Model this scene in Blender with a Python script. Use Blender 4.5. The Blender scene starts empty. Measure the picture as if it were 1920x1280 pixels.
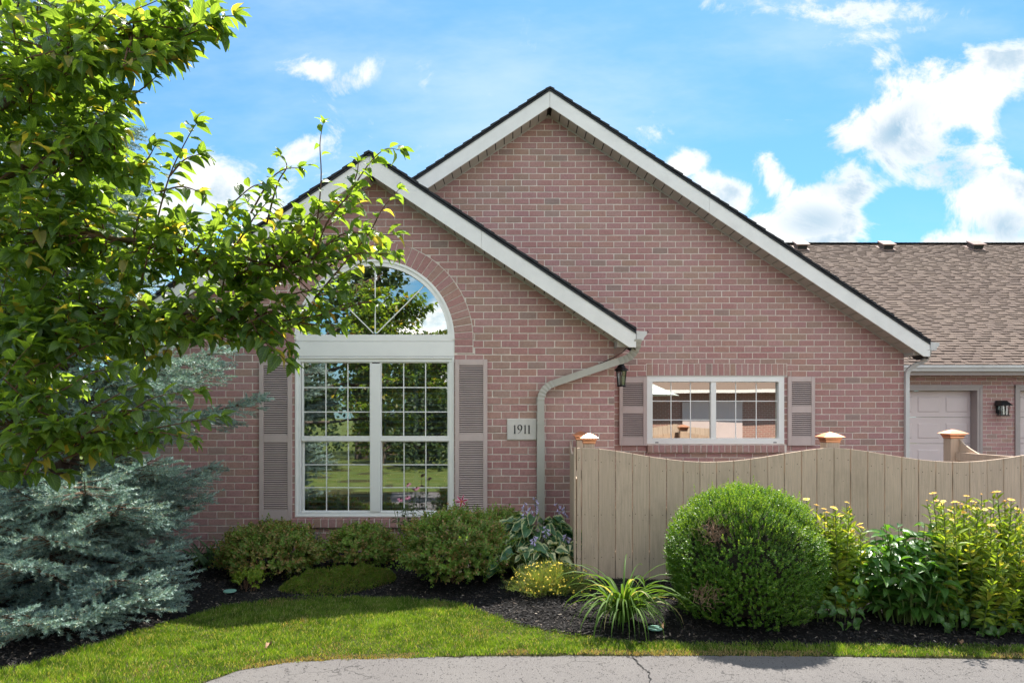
import bpy, math, random
import numpy as np
from mathutils import Vector, Matrix

random.seed(7)
rng = np.random.default_rng(7)
S = bpy.context.scene
COL = S.collection

# ------------------------------------------------------------------ camera
F = 1280.0; PX = 960.0; PY = 779.0; CZ = 1.62
cam_data = bpy.data.cameras.new("camera"); cam = bpy.data.objects.new("camera", cam_data); COL.objects.link(cam)
cam.location = (0, 0, CZ); cam.rotation_euler = (math.radians(90), 0, 0)
cam_data.sensor_width = 36; cam_data.lens = 24; cam_data.shift_y = (PY - 640) / 1920
cam_data.clip_end = 800; cam_data.clip_start = 0.05
S.camera = cam

# ------------------------------------------------------------------ sun and sky
SUNV = Vector((0.27, 1.0, 1.94)).normalized()          # towards the sun
sun_data = bpy.data.lights.new("sun", 'SUN'); sun = bpy.data.objects.new("sun", sun_data); COL.objects.link(sun)
sun_data.energy = 3.3; sun_data.angle = math.radians(0.5); sun_data.color = (1.0, 0.95, 0.86)
sun.rotation_euler = SUNV.to_track_quat('Z', 'Y').to_euler()
S.view_settings.view_transform = 'Standard'; S.view_settings.look = 'None'
S.view_settings.exposure = 1.78; S.view_settings.gamma = 1.0; S.view_settings.use_curve_mapping = False
S.cycles.use_denoising = True
try: S.cycles.denoiser = 'OPENIMAGEDENOISE'
except Exception: pass
S.cycles.max_bounces = 10; S.cycles.transparent_max_bounces = 12; S.cycles.transmission_bounces = 6
S.cycles.diffuse_bounces = 4; S.cycles.glossy_bounces = 4
S.cycles.sample_clamp_indirect = 6.0
S.cycles.caustics_reflective = False; S.cycles.caustics_refractive = False

class NT:
    def __init__(s, tree): s.t = tree; s.n = tree.nodes; s.l = tree.links
    def new(s, typ, **kw):
        n = s.n.new(typ)
        for k, v in kw.items(): setattr(n, k, v)
        return n
    def put(s, sock, v):
        if isinstance(v, bpy.types.NodeSocket): s.l.new(v, sock)
        elif v is not None: sock.default_value = v
    def math(s, op, a, b=None, c=None, clamp=False):
        n = s.new('ShaderNodeMath', operation=op); n.use_clamp = clamp
        s.put(n.inputs[0], a)
        if b is not None: s.put(n.inputs[1], b)
        if c is not None: s.put(n.inputs[2], c)
        return n.outputs[0]
    def mix(s, f, a, b, typ='MIX'):
        n = s.new('ShaderNodeMix', data_type='RGBA', blend_type=typ); s.put(n.inputs[0], f)
        for k, v in ((6, a), (7, b)):
            if isinstance(v, (tuple, list)): v = tuple(v)[:3] + (1,)
            s.put(n.inputs[k], v)
        return n.outputs[2]
    def noise(s, scale, detail=3, rough=0.55, vec=None, dist=0.0):
        n = s.new('ShaderNodeTexNoise'); n.inputs['Scale'].default_value = scale; n.inputs['Detail'].default_value = detail
        n.inputs['Roughness'].default_value = rough; n.inputs['Distortion'].default_value = dist
        if vec is not None: s.put(n.inputs['Vector'], vec)
        return n.outputs['Fac']
    def ramp(s, f, lo, hi, a=0.0, b=1.0, smooth=False):
        n = s.new('ShaderNodeMapRange'); n.interpolation_type = 'SMOOTHSTEP' if smooth else 'LINEAR'
        s.put(n.inputs[0], f)
        for k, v in zip((1, 2, 3, 4), (lo, hi, a, b)): n.inputs[k].default_value = v
        return n.outputs[0]
    def coord(s, which='Object'): return s.new('ShaderNodeTexCoord').outputs[which]
    def pos(s): return s.new('ShaderNodeNewGeometry').outputs['Position']
    def mapv(s, vec, scale=(1, 1, 1), loc=(0, 0, 0), rot=(0, 0, 0), typ='POINT'):
        n = s.new('ShaderNodeMapping', vector_type=typ); s.put(n.inputs['Vector'], vec)
        n.inputs['Scale'].default_value = scale; n.inputs['Location'].default_value = loc; n.inputs['Rotation'].default_value = rot
        return n.outputs[0]
    def bump(s, h, dist=0.01, strength=1.0):
        n = s.new('ShaderNodeBump'); n.inputs['Distance'].default_value = dist; n.inputs['Strength'].default_value = strength
        s.put(n.inputs['Height'], h); return n.outputs[0]

world = bpy.data.worlds.new("World"); S.world = world; world.use_nodes = True
W = NT(world.node_tree); W.n.clear()
sky = W.new('ShaderNodeTexSky', sky_type='NISHITA'); sky.sun_disc = False
sky.sun_elevation = math.asin(SUNV.z); sky.sun_rotation = math.atan2(SUNV.x, SUNV.y)
sky.air_density = 1.0; sky.dust_density = 0.6; sky.ozone_density = 1.5
dirv = W.coord('Generated')
sep = W.new('ShaderNodeSeparateXYZ'); W.put(sep.inputs[0], dirv)
dy = W.math('MAXIMUM', sep.outputs[1], 0.08)
uu = W.math('DIVIDE', sep.outputs[0], dy); vv = W.math('DIVIDE', sep.outputs[2], dy)
cmb = W.new('ShaderNodeCombineXYZ'); W.put(cmb.inputs[0], uu); W.put(cmb.inputs[1], vv)
uvw = cmb.outputs[0]
def bump_at(px, py, rx, ry, rot=0.0, amp=1.0):
    m = W.mapv(uvw, scale=(rx / F, ry / F, 1), loc=((px - PX) / F, (PY - py) / F, 0), rot=(0, 0, math.radians(rot)), typ='TEXTURE')
    ln = W.new('ShaderNodeVectorMath', operation='LENGTH'); W.put(ln.inputs[0], m)
    return W.ramp(ln.outputs['Value'], 1.6, 0.0, 0.0, amp, smooth=True)
# the cumulus banks of the photograph, as blobs in the direction they stand
BL = [(1760, 225, 215, 100, 27, 1.0), (1860, 390, 150, 80, 0, .95), (1600, 330, 90, 60, 0, .6), (1640, 235, 110, 50, 25, .9), (1880, 120, 90, 60, 20, 1.0), (1820, 270, 80, 60, 0, .55),
      (1850, 390, 130, 70, 0, .95), (1740, 330, 110, 50, 20, .65), (1560, 375, 150, 45, 14, .9),
      (1450, 330, 38, 70, 20, .85), (1360, 370, 75, 40, -20, .95), (1500, 430, 160, 40, 0, 1.0), (1285, 305, 38, 25, 20, .75),
      (1590, 420, 50, 60, 0, .7), (1800, 450, 110, 40, 0, .75),
      (590, 130, 70, 26, 0, .7), (680, 140, 60, 36, 30, .85), (555, 290, 60, 30, 25, .72),
      (400, 350, 110, 80, 0, 1.05), (330, 400, 90, 70, 0, 1.0), (500, 380, 70, 60, 0, .85), (230, 460, 160, 80, 0, .9), (620, 350, 60, 40, 0, .5),
      (100, 300, 120, 90, 0, .6), (2200, 300, 220, 120, 0, .95), (-400, 350, 260, 120, 0, .9), (1480, 228, 30, 12, 0, .55), (1620, 22, 300, 30, -3, .22), (1700, 60, 160, 16, 8, .12), (1490, 445, 230, 34, 0, .75), (1850, 452, 120, 30, 0, .8), (1640, 120, 60, 20, 30, .15)]
den = None
for b in BL:
    b = b[:5] + (b[5] + (.30 if b[0] > 1200 else .10),)
    o = bump_at(*b); den = o if den is None else W.math('MAXIMUM', den, o)
HO = [(1690, 395, 75, 38, 0, .9), (1895, 215, 40, 40, 0, .8), (1800, 250, 40, 26, 20, .6), (1500, 290, 60, 60, 0, .5), (1660, 440, 60, 24, 0, .8), (1400, 300, 60, 40, 0, .3)]
GR = [(1690, 240, 80, 34, 35, 1.0), (1770, 320, 70, 40, 0, .8), (1720, 275, 60, 40, 0, .9), (1530, 415, 70, 36, 0, .75), (1880, 425, 90, 36, 0, .8), (1580, 350, 60, 26, 0, .5), (1560, 275, 40, 20, 0, .5), (400, 420, 70, 30, 0, .7), (640, 155, 60, 14, 0, .4)]
hole = None
for b in HO: o = bump_at(*b); hole = o if hole is None else W.math('MAXIMUM', hole, o)
grey = None
for b in GR: o = bump_at(*b); grey = o if grey is None else W.math('MAXIMUM', grey, o)
n1 = W.noise(6.5, 12, 0.70, W.mapv(uvw, scale=(1, 1.25, 1)), 0.6)
n2 = W.noise(26.0, 5, 0.6, uvw)
# behind the camera and overhead: unseen noise cloud, added to brighten the shaded walls
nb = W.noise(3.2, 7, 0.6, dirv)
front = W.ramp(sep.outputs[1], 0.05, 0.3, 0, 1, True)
back_fill = W.math('MULTIPLY', W.ramp(nb, 0.47, 0.58, 0, 1, True), W.math('SUBTRACT', 1.0, front))
d1 = W.math('ADD', den, W.math('MULTIPLY', W.math('SUBTRACT', n1, 0.5), 3.0))
d1 = W.math('ADD', d1, W.math('MULTIPLY', W.math('SUBTRACT', n2, 0.5), 0.8))
d1 = W.math('SUBTRACT', d1, hole)
alpha = W.math('MULTIPLY', W.ramp(d1, 0.28, 0.92, 0, 1, True), front)
alpha = W.math('MAXIMUM', alpha, back_fill)
n3 = W.noise(6.5, 6, 0.6, W.mapv(uvw, loc=(3.1, 1.7, 0)))
thick = W.math('MULTIPLY', W.ramp(n3, 0.46, 0.66, 0, .8, True), W.ramp(d1, 0.6, 1.1, 0, 1, True))
thick = W.math('MAXIMUM', thick, W.math('MULTIPLY', grey, W.ramp(n1, .40, .58, .35, 1)), clamp=True)
# thin high veil
veil = W.noise(2.2, 6, 0.6, W.mapv(uvw, scale=(0.8, 2.2, 1), rot=(0, 0, -0.35), loc=(5, 2, 0)))
skycol = W.mix(1.0, sky.outputs[0], (0.248, 0.442, 0.530), 'MULTIPLY')
SKYV = 3.6
skycol = W.mix(W.ramp(veil, 0.38, 0.80, 0.0, 0.65, True), skycol, (1.95, 2.5, 2.8))
cloudc = W.mix(thick, (3.1, 3.1, 3.05), (1.1, 1.66, 2.1))
cloudc = W.mix(front, (7.0, 6.9, 6.6), cloudc)  # clouds behind set brighter than those in view, as fill for shaded walls
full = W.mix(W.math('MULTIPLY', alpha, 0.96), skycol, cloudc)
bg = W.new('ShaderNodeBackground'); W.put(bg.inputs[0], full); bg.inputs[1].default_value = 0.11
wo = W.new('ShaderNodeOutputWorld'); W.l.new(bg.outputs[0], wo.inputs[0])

# ------------------------------------------------------------------ helpers
ORG = {}
def org(p): return ORG.get(p.name, Vector((0, 0, 0))) if p is not None else Vector((0, 0, 0))
def P(px, py, d): return Vector(((px - PX) / F * d, d, CZ + (PY - py) / F * d))
def X(px, d): return (px - PX) / F * d
def Z(py, d): return CZ + (PY - py) / F * d

def props(o, label=None, cat=None, group=None, kind=None):
    if label: o['label'] = label
    if cat: o['category'] = cat
    if group: o['group'] = group
    if kind: o['kind'] = kind
    return o
def thing(name, label, cat, loc=(0, 0, 0), group=None):
    o = bpy.data.objects.new(name, None); COL.objects.link(o); o.location = loc; o.empty_display_size = .2
    ORG[o.name] = Vector(loc); return props(o, label, cat, group)
def mesh_data(name, V, Fc, mat, smooth=False, uv=None):
    me = bpy.data.meshes.new(name)
    V = np.asarray(V, dtype=np.float32).reshape(-1, 3)
    if isinstance(Fc, np.ndarray):
        n, k = Fc.shape
        me.vertices.add(len(V)); me.vertices.foreach_set('co', V.ravel())
        me.loops.add(n * k); me.loops.foreach_set('vertex_index', Fc.astype(np.int32).ravel())
        me.polygons.add(n); me.polygons.foreach_set('loop_start', np.arange(0, n * k, k, dtype=np.int32))
        try: me.polygons.foreach_set('loop_total', np.full(n, k, dtype=np.int32))
        except Exception: pass
        me.update(calc_edges=True)
        if uv is not None:
            l = me.uv_layers.new(name='UVMap'); l.data.foreach_set('uv', np.asarray(uv, dtype=np.float32)[Fc.ravel()].ravel())
    else:
        me.from_pydata([tuple(v) for v in V.tolist()], [], [tuple(f) for f in Fc]); me.update()
        if uv is not None:
            l = me.uv_layers.new(name='UVMap'); flat = [i for f in Fc for i in f]
            l.data.foreach_set('uv', np.asarray(uv, dtype=np.float32)[flat].ravel())
    if smooth: me.polygons.foreach_set('use_smooth', np.ones(len(me.polygons), dtype=bool))
    if mat is not None: me.materials.append(mat)
    return me
def link(name, me, parent=None, loc=(0, 0, 0)):
    o = bpy.data.objects.new(name, me); COL.objects.link(o)
    l = Vector(loc)
    if parent is not None: o.parent = parent; o.location = l - org(parent)
    else: o.location = l
    ORG[o.name] = l; return o
def mk(name, V, Fc, mat, parent=None, smooth=False, uv=None, kind=None, at=None):
    """verts in world coordinates; the object's origin is its parent's (or AT)"""
    a = Vector(at) if at is not None else org(parent)
    V = np.asarray(V, dtype=np.float32).reshape(-1, 3) - np.array(a, dtype=np.float32)
    o = link(name, mesh_data(name, V, Fc, mat, smooth, uv), parent, a)
    if kind: o['kind'] = kind
    return o

class MB:
    def __init__(s): s.V = []; s.F = []
    def add(s, V, Fc):
        b = len(s.V); s.V += [tuple(v) for v in V]; s.F += [tuple(i + b for i in f) for f in Fc]; return s
    def box(s, x0, x1, y0, y1, z0, z1, c=0.0):
        if c <= 0:
            return s.add([(x0, y0, z0), (x1, y0, z0), (x1, y1, z0), (x0, y1, z0), (x0, y0, z1), (x1, y0, z1), (x1, y1, z1), (x0, y1, z1)],
                  [(3, 2, 1, 0), (4, 5, 6, 7), (0, 1, 5, 4), (1, 2, 6, 5), (2, 3, 7, 6), (3, 0, 4, 7)])
        return s.prism([(x0, z0), (x1, z0), (x1, z1), (x0, z1)], y0, y1, c)
    def prism(s, poly, y0, y1, c=0.0):
        """convex polygon in (x,z), extruded y0 (front, faces -y) to y1, chamfer c on the front rim"""
        n = len(poly)
        a = sum(poly[i][0] * poly[(i + 1) % n][1] - poly[(i + 1) % n][0] * poly[i][1] for i in range(n))
        if a < 0: poly = poly[::-1]
        if c <= 0:
            V = [(x, y0, z) for x, z in poly] + [(x, y1, z) for x, z in poly]
            Fc = [tuple(range(n)), tuple(range(2 * n - 1, n - 1, -1))] + [(i, i + n, (i + 1) % n + n, (i + 1) % n) for i in range(n)]
            return s.add(V, Fc)
        cx = sum(p[0] for p in poly) / n; cz = sum(p[1] for p in poly) / n
        ins = []
        for x, z in poly:
            dx, dz = cx - x, cz - z
            ins.append((x + math.copysign(min(c, abs(dx) * .6), dx), z + math.copysign(min(c, abs(dz) * .6), dz)))
        V = [(x, y0, z) for x, z in ins] + [(x, y0 + c, z) for x, z in poly] + [(x, y1, z) for x, z in poly]
        Fc = [tuple(range(n)), tuple(range(3 * n - 1, 2 * n - 1, -1))]
        for k in (0, n): Fc += [(i + k, i + k + n, (i + 1) % n + k + n, (i + 1) % n + k) for i in range(n)]
        return s.add(V, Fc)
    def obox(s, c, ax, ay, az, hx, hy, hz):
        c = Vector(c); V = []
        for k in (-1, 1):
            for (i, j) in ((-1, -1), (1, -1), (1, 1), (-1, 1)):
                V.append(c + ax * hx * i + ay * hy * j + az * hz * k)
        return s.add(V, [(3, 2, 1, 0), (4, 5, 6, 7), (0, 1, 5, 4), (1, 2, 6, 5), (2, 3, 7, 6), (3, 0, 4, 7)])
    def tube(s, pts, rad, n=6, caps=True, squash=None):
        pts = [Vector(p) for p in pts]; m = len(pts)
        if not isinstance(rad, (list, tuple)): rad = [rad] * m
        b = len(s.V); u = None
        for i in range(m):
            d = (pts[min(i + 1, m - 1)] - pts[max(i - 1, 0)]).normalized()
            if u is None: u = d.orthogonal().normalized()
            u = (u - d * u.dot(d)).normalized(); w = d.cross(u)
            for k in range(n):
                a = 2 * math.pi * k / n; s.V.append(tuple(pts[i] + (u * math.cos(a) + w * math.sin(a)) * rad[i]))
        for i in range(m - 1):
            for k in range(n):
                a0 = b + i * n + k; a1 = b + i * n + (k + 1) % n; s.F.append((a0, a1, a1 + n, a0 + n))
        if caps:
            s.F.append(tuple(b + k for k in range(n))[::-1]); s.F.append(tuple(b + (m - 1) * n + k for k in range(n)))
        return s
    def lathe(s, c, prof, n=12, rot=0.0):
        c = Vector(c); b = len(s.V)
        for r, z in prof:
            for k in range(n):
                a = 2 * math.pi * k / n + rot; s.V.append((c.x + r * math.cos(a), c.y + r * math.sin(a), c.z + z))
        for i in range(len(prof) - 1):
            for k in range(n):
                a0 = b + i * n + k; a1 = b + i * n + (k + 1) % n; s.F.append((a0, a1, a1 + n, a0 + n))
        s.F.append(tuple(b + k for k in range(n))[::-1]); s.F.append(tuple(b + (len(prof) - 1) * n + k for k in range(n)))
        return s
    def build(s, name, mat, parent=None, smooth=False, kind=None, at=None):
        return mk(name, s.V, s.F, mat, parent, smooth, None, kind, at)

def unit(a): return a / np.maximum(np.linalg.norm(a, axis=-1, keepdims=True), 1e-9)
def frames(d, nrm):
    """rows x,y,z axes: y along d, z near nrm. returns (n,3,3) columns = axes"""
    y = unit(np.asarray(d, float)); nrm = np.asarray(nrm, float)
    z = nrm - (nrm * y).sum(-1, keepdims=True) * y
    bad = np.linalg.norm(z, axis=-1) < 1e-3; z[bad] = np.cross(y[bad], [1.0, .3, .2])
    z = unit(z); x = np.cross(y, z)
    return np.stack([x, y, z], axis=-1)
def scatter(TV, TF, pos, R, scale):
    """copies of template (TV,TF) -> arrays"""
    TV = np.asarray(TV, float); TF = np.asarray(TF, np.int64); pos = np.asarray(pos, float)
    n = len(pos); scale = np.broadcast_to(np.asarray(scale, float).reshape(-1, 1) if np.ndim(scale) <= 1 else scale, (n, 1) if np.ndim(scale) <= 1 else (n, 3))
    V = np.einsum('nij,nkj->nki', R, TV[None] * scale[:, None, :]) + pos[:, None, :]
    Fc = TF[None] + (np.arange(n) * len(TV))[:, None, None]
    return V.reshape(-1, 3), Fc.reshape(-1, TF.shape[1])
def leaf_grid(width, nl=4, fold=0.25, curl=0.3, shape='ovate', wave=0.0, cols=1, twist=0.0):
    """leaf of length 1 along y, as triangles; returns V,F,uv (u -1..1 across)"""
    V = []; uv = []; C = 2 * cols + 1
    for i in range(nl + 1):
        t = i / nl
        if shape == 'ovate': w = math.sin(math.pi * min(1, t ** 0.75)) ** .8 if 0 < t < 1 else 0.04
        elif shape == 'heart': w = (math.sin(math.pi * (0.12 + .88 * t) ** .62)) ** .75 if t < 1 else 0.0
        elif shape == 'lance': w = math.sin(math.pi * t ** .8) if 0 < t < 1 else 0.05
        else: w = min(1, t * 6 + .4) * (1 - t ** 3) + .02
        w *= width / 2
        for j in range(C):
            u = (j - cols) / cols; a = abs(u)
            z = a * w * fold * 2 - curl * t * t * .6 + wave * math.sin(t * 9 + u * 2) * a * .1
            y = t - curl * t * t * .15; x = u * w
            if twist: x, z = x * math.cos(twist * t) - z * math.sin(twist * t), x * math.sin(twist * t) + z * math.cos(twist * t)
            V.append((x, y, z)); uv.append((u * (.5 if False else 1), t))
    Fc = []
    for i in range(nl):
        for j in range(C - 1):
            a = i * C + j; Fc += [(a, a + 1, a + C + 1), (a, a + C + 1, a + C)]
    return np.array(V), np.array(Fc), np.array(uv)
def rvec(n): return unit(rng.normal(size=(n, 3)))

# ------------------------------------------------------------------ materials
def base_mat(name, rough=0.6, spec=0.4):
    m = bpy.data.materials.new(name); m.use_nodes = True; T = NT(m.node_tree)
    b = T.n.get('Principled BSDF'); b.inputs['Roughness'].default_value = rough
    b.inputs['Specular IOR Level'].default_value = spec
    return m, T, b
def paint(name, col, rough=0.5, var=0.10, bump=0.0, scale=6.0, metal=0.0, dirt=0.0, spec=0.4):
    m, T, b = base_mat(name, rough, spec); co = T.pos()
    n = T.noise(scale, 5, 0.6, co)
    c = T.mix(T.ramp(n, .3, .7), tuple(x * (1 - var) for x in col), tuple(min(1, x * (1 + var)) for x in col))
    if dirt:
        n2 = T.noise(1.7, 7, 0.7, T.mapv(co, scale=(3, 3, .8)))
        c = T.mix(T.ramp(n2, .52, .75, 0, dirt), c, tuple(x * .45 for x in col))
    T.put(b.inputs['Base Color'], c); b.inputs['Metallic'].default_value = metal
    if bump:
        T.put(b.inputs['Normal'], T.bump(T.noise(120, 4, .7, co), bump))
    return m
def isl(T):
    g = T.new('ShaderNodeNewGeometry'); o = T.new('ShaderNodeObjectInfo')
    return T.math('FRACT', T.math('ADD', g.outputs['Random Per Island'], o.outputs['Random']))
def leafmat(name, c1, c2, trans=0.4, rough=0.45, c3=None, c3share=.12, tcol=None, spec=0.4, veins=False, margin=None, mwidth=.72, clump=None):
    m = bpy.data.materials.new(name); m.use_nodes = True; T = NT(m.node_tree); T.n.clear()
    r = isl(T); co = T.pos()
    c = T.mix(r, c1, c2)
    c = T.mix(T.ramp(T.noise(3.0, 3, .5, co), .35, .65, 0, .5), c, tuple(x * .75 for x in c1))
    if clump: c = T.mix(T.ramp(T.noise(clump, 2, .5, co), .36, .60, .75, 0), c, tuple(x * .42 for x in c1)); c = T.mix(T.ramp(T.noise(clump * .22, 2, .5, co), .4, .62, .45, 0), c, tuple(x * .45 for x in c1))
    if c3 is not None:
        r2 = T.math('FRACT', T.math('MULTIPLY', r, 7.31)); c = T.mix(T.math('LESS_THAN', r2, c3share), c, c3)
    h = None
    if veins or margin is not None:
        uv = T.new('ShaderNodeUVMap').outputs[0]; sp = T.new('ShaderNodeSeparateXYZ'); T.put(sp.inputs[0], uv)
        au = T.math('ABSOLUTE', sp.outputs[0])
        if veins:
            vein = T.math('SINE', T.math('MULTIPLY', T.math('SUBTRACT', sp.outputs[1], T.math('MULTIPLY', au, .35)), 42.0))
            mid = T.ramp(au, 0.0, .12, 1, 0)
            vm = T.math('MAXIMUM', mid, T.ramp(vein, .7, 1.0, 0, .6)); h = vm
            c = T.mix(T.math('MULTIPLY', vm, .35), c, tuple(min(1, x * 1.9 + .03) for x in c2))
        if margin is not None:
            e = T.math('ADD', au, T.math('MULTIPLY', T.math('SUBTRACT', T.noise(14, 2, .5, uv), .5), .35))
            c = T.mix(T.ramp(e, mwidth - .05, mwidth + .07, 0, 1, True), c, margin)
    b = T.new('ShaderNodeBsdfPrincipled'); T.put(b.inputs['Base Color'], c); b.inputs['Roughness'].default_value = rough
    b.inputs['Specular IOR Level'].default_value = spec
    if h is not None: T.put(b.inputs['Normal'], T.bump(h, .0008))
    t = T.new('ShaderNodeBsdfTranslucent')
    tc = T.mix(1.0, c, tcol or (1.9, 1.7, .6), 'MULTIPLY'); T.put(t.inputs[0], tc)
    mx = T.new('ShaderNodeMixShader'); mx.inputs[0].default_value = trans
    T.l.new(b.outputs[0], mx.inputs[1]); T.l.new(t.outputs[0], mx.inputs[2])
    o = T.new('ShaderNodeOutputMaterial'); T.l.new(mx.outputs[0], o.inputs[0]); return m

def mat_brick(name='brick_face', tint=(1.04, .99, .93)):
    m, T, b = base_mat(name, .88, .25); r = isl(T); co = T.pos()
    t = lambda c: tuple(c[i] * tint[i] for i in range(3))
    cr = T.new('ShaderNodeValToRGB'); T.put(cr.inputs[0], r); e = cr.color_ramp; e.interpolation = 'LINEAR'
    stops = [(0, (.44, .235, .235)), (.18, (.48, .28, .275)), (.36, (.45, .26, .275)), (.52, (.50, .30, .30)), (.66, (.47, .285, .245)), (.78, (.48, .31, .305)), (.88, (.44, .30, .245)), (.95, (.40, .29, .255)), (1, (.32, .26, .25))]
    while len(e.elements) < len(stops): e.elements.new(.5)
    for el, (p_, c_) in zip(e.elements, stops): el.position = p_; el.color = t(c_) + (1,)
    c = cr.outputs[0]
    n = T.noise(38, 6, .72, co); c = T.mix(T.ramp(n, .35, .7, 0, .6), c, t((.27, .15, .145)))
    n2 = T.noise(2.2, 5, .6, co); c = T.mix(T.ramp(n2, .45, .75, 0, .3), c, t((.54, .40, .38)))
    n4 = T.noise(95, 3, .6, co); c = T.mix(T.ramp(n4, .60, .72, 0, .6), c, t((.22, .14, .14)))
    T.put(b.inputs['Base Color'], c)
    T.put(b.inputs['Normal'], T.bump(T.math('ADD', T.noise(160, 4, .7, co), T.math('MULTIPLY', n, .8)), .004)); return m
M = {}
M['brick'] = mat_brick()
M['mortar'] = paint('mortar', (.72, .635, .565), .95, .16, .003, 14, dirt=.12)
M['white'] = paint('white_trim', (.82, .80, .77), .5, .06, .0004, 5, dirt=.10)
M['vinyl'] = paint('white_vinyl', (.88, .87, .84), .35, .03, 0, 4)
M['soffit'] = paint('soffit_metal', (.55, .52, .47), .5, .08, 0, 5, dirt=.2)
M['gap'] = paint('dark_gap', (.03, .028, .027), .9, .1)
M['shutter'] = paint('taupe_shutter', (.56, .45, .42), .55, .06, .0006, 5, dirt=.08)
M['spout'] = paint('downspout_metal', (.43, .41, .36), .45, .08, .0004, 3, dirt=.25)
M['gutter'] = paint('gutter_metal', (.62, .60, .58), .4, .05, 0, 3, dirt=.2)
M['shingle_dark'] = paint('dark_shingle', (.035, .037, .042), .95, .4, .003, 30)
M['black'] = paint('black_metal', (.012, .012, .014), .4, .2, .0006, 30)
M['stone'] = paint('pale_stone', (.64, .60, .55), .85, .07, .0012, 9, dirt=.12)
M['ink'] = paint('carved_black', (.010, .012, .012), .6, .05)
M['candle'] = paint('candle_wax', (.75, .66, .45), .5, .04)
M['garage'] = paint('garage_door_paint', (.66, .55, .53), .45, .03, 0, 3)
M['trim'] = paint('garage_trim', (.38, .32, .30), .5, .05)
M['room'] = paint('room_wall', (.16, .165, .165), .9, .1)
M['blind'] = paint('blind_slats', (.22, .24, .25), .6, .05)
def mat_wood(name, col):
    m, T, b = base_mat(name, .75, .25); co = T.pos(); r = isl(T)
    g = T.noise(5, 6, .65, T.mapv(co, scale=(14, 14, .7)), .3)
    c = T.mix(T.ramp(g, .3, .72), tuple(x * .76 for x in col), tuple(x * 1.1 for x in col))
    c = T.mix(T.ramp(r, 0, 1, 0, .38), c, tuple(x * .72 for x in col))
    kn = T.noise(1.1, 6, .7, T.mapv(co, scale=(3, 3, 1.6))); c = T.mix(T.ramp(kn, .52, .70, 0, .5), c, tuple(x * .55 for x in col))
    sp = T.noise(60, 2, .5, co); c = T.mix(T.ramp(sp, .70, .76, 0, .8), c, tuple(x * .3 for x in col))
    T.put(b.inputs['Base Color'], c); T.put(b.inputs['Normal'], T.bump(T.math('ADD', g, T.math('MULTIPLY', T.noise(45, 4, .6, T.mapv(co, scale=(4, 4, .3))), .6)), .003)); return m
M['wood'] = mat_wood('fence_wood', (.63, .48, .365))
m, T, b = base_mat('copper', .42, .5); b.inputs['Metallic'].default_value = 1.0
T.put(b.inputs['Base Color'], T.mix(T.noise(12, 4, .6, T.pos()), (.95, .50, .30), (.80, .38, .22))); M['copper'] = m
def mat_glass(name, refl=.32, tint=(1, 1, 1)):
    m = bpy.data.materials.new(name); m.use_nodes = True; T = NT(m.node_tree); T.n.clear()
    g = T.new('ShaderNodeBsdfGlossy'); g.inputs['Roughness'].default_value = 0.0; g.inputs['Color'].default_value = tint + (1,)
    T.put(g.inputs['Normal'], T.bump(T.noise(1.0, 1, .4, T.pos()), .0022))
    t = T.new('ShaderNodeBsdfTransparent'); t.inputs[0].default_value = (.62, .70, .70, 1)
    mx = T.new('ShaderNodeMixShader'); mx.inputs[0].default_value = refl
    T.l.new(t.outputs[0], mx.inputs[1]); T.l.new(g.outputs[0], mx.inputs[2])
    o = T.new('ShaderNodeOutputMaterial'); T.l.new(mx.outputs[0], o.inputs[0]); return m
M['glass'] = mat_glass('window_glass', .44)
M['glass_arch'] = mat_glass('arch_glass', .6, (1, .97, .90))
M['glass_low'] = mat_glass('coated_window_glass', .62, (1, .93, .84))
M['lampglass'] = mat_glass('lamp_glass', .12)
def mat_roof(name):
    m, T, b = base_mat(name, .95, .15); r = isl(T); co = T.pos()
    cr = T.new('ShaderNodeValToRGB'); T.put(cr.inputs[0], r); e = cr.color_ramp
    st = [(0, (.125, .095, .08)), (.3, (.16, .12, .10)), (.6, (.185, .14, .115)), (.85, (.14, .105, .09)), (1, (.215, .165, .135))]
    while len(e.elements) < len(st): e.elements.new(.5)
    for el, (p_, c_) in zip(e.elements, st): el.position = p_; el.color = c_ + (1,)
    c = T.mix(T.ramp(T.noise(60, 3, .7, co), .4, .7, 0, .45), cr.outputs[0], (.12, .09, .085))
    c = T.mix(T.ramp(T.noise(.5, 5, .6, co), .4, .7, 0, .35), c, (.21, .165, .135))
    T.put(b.inputs['Base Color'], c); T.put(b.inputs['Normal'], T.bump(T.noise(90, 3, .7, co), .006)); return m
M['roof'] = mat_roof('brown_shingle')
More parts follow.
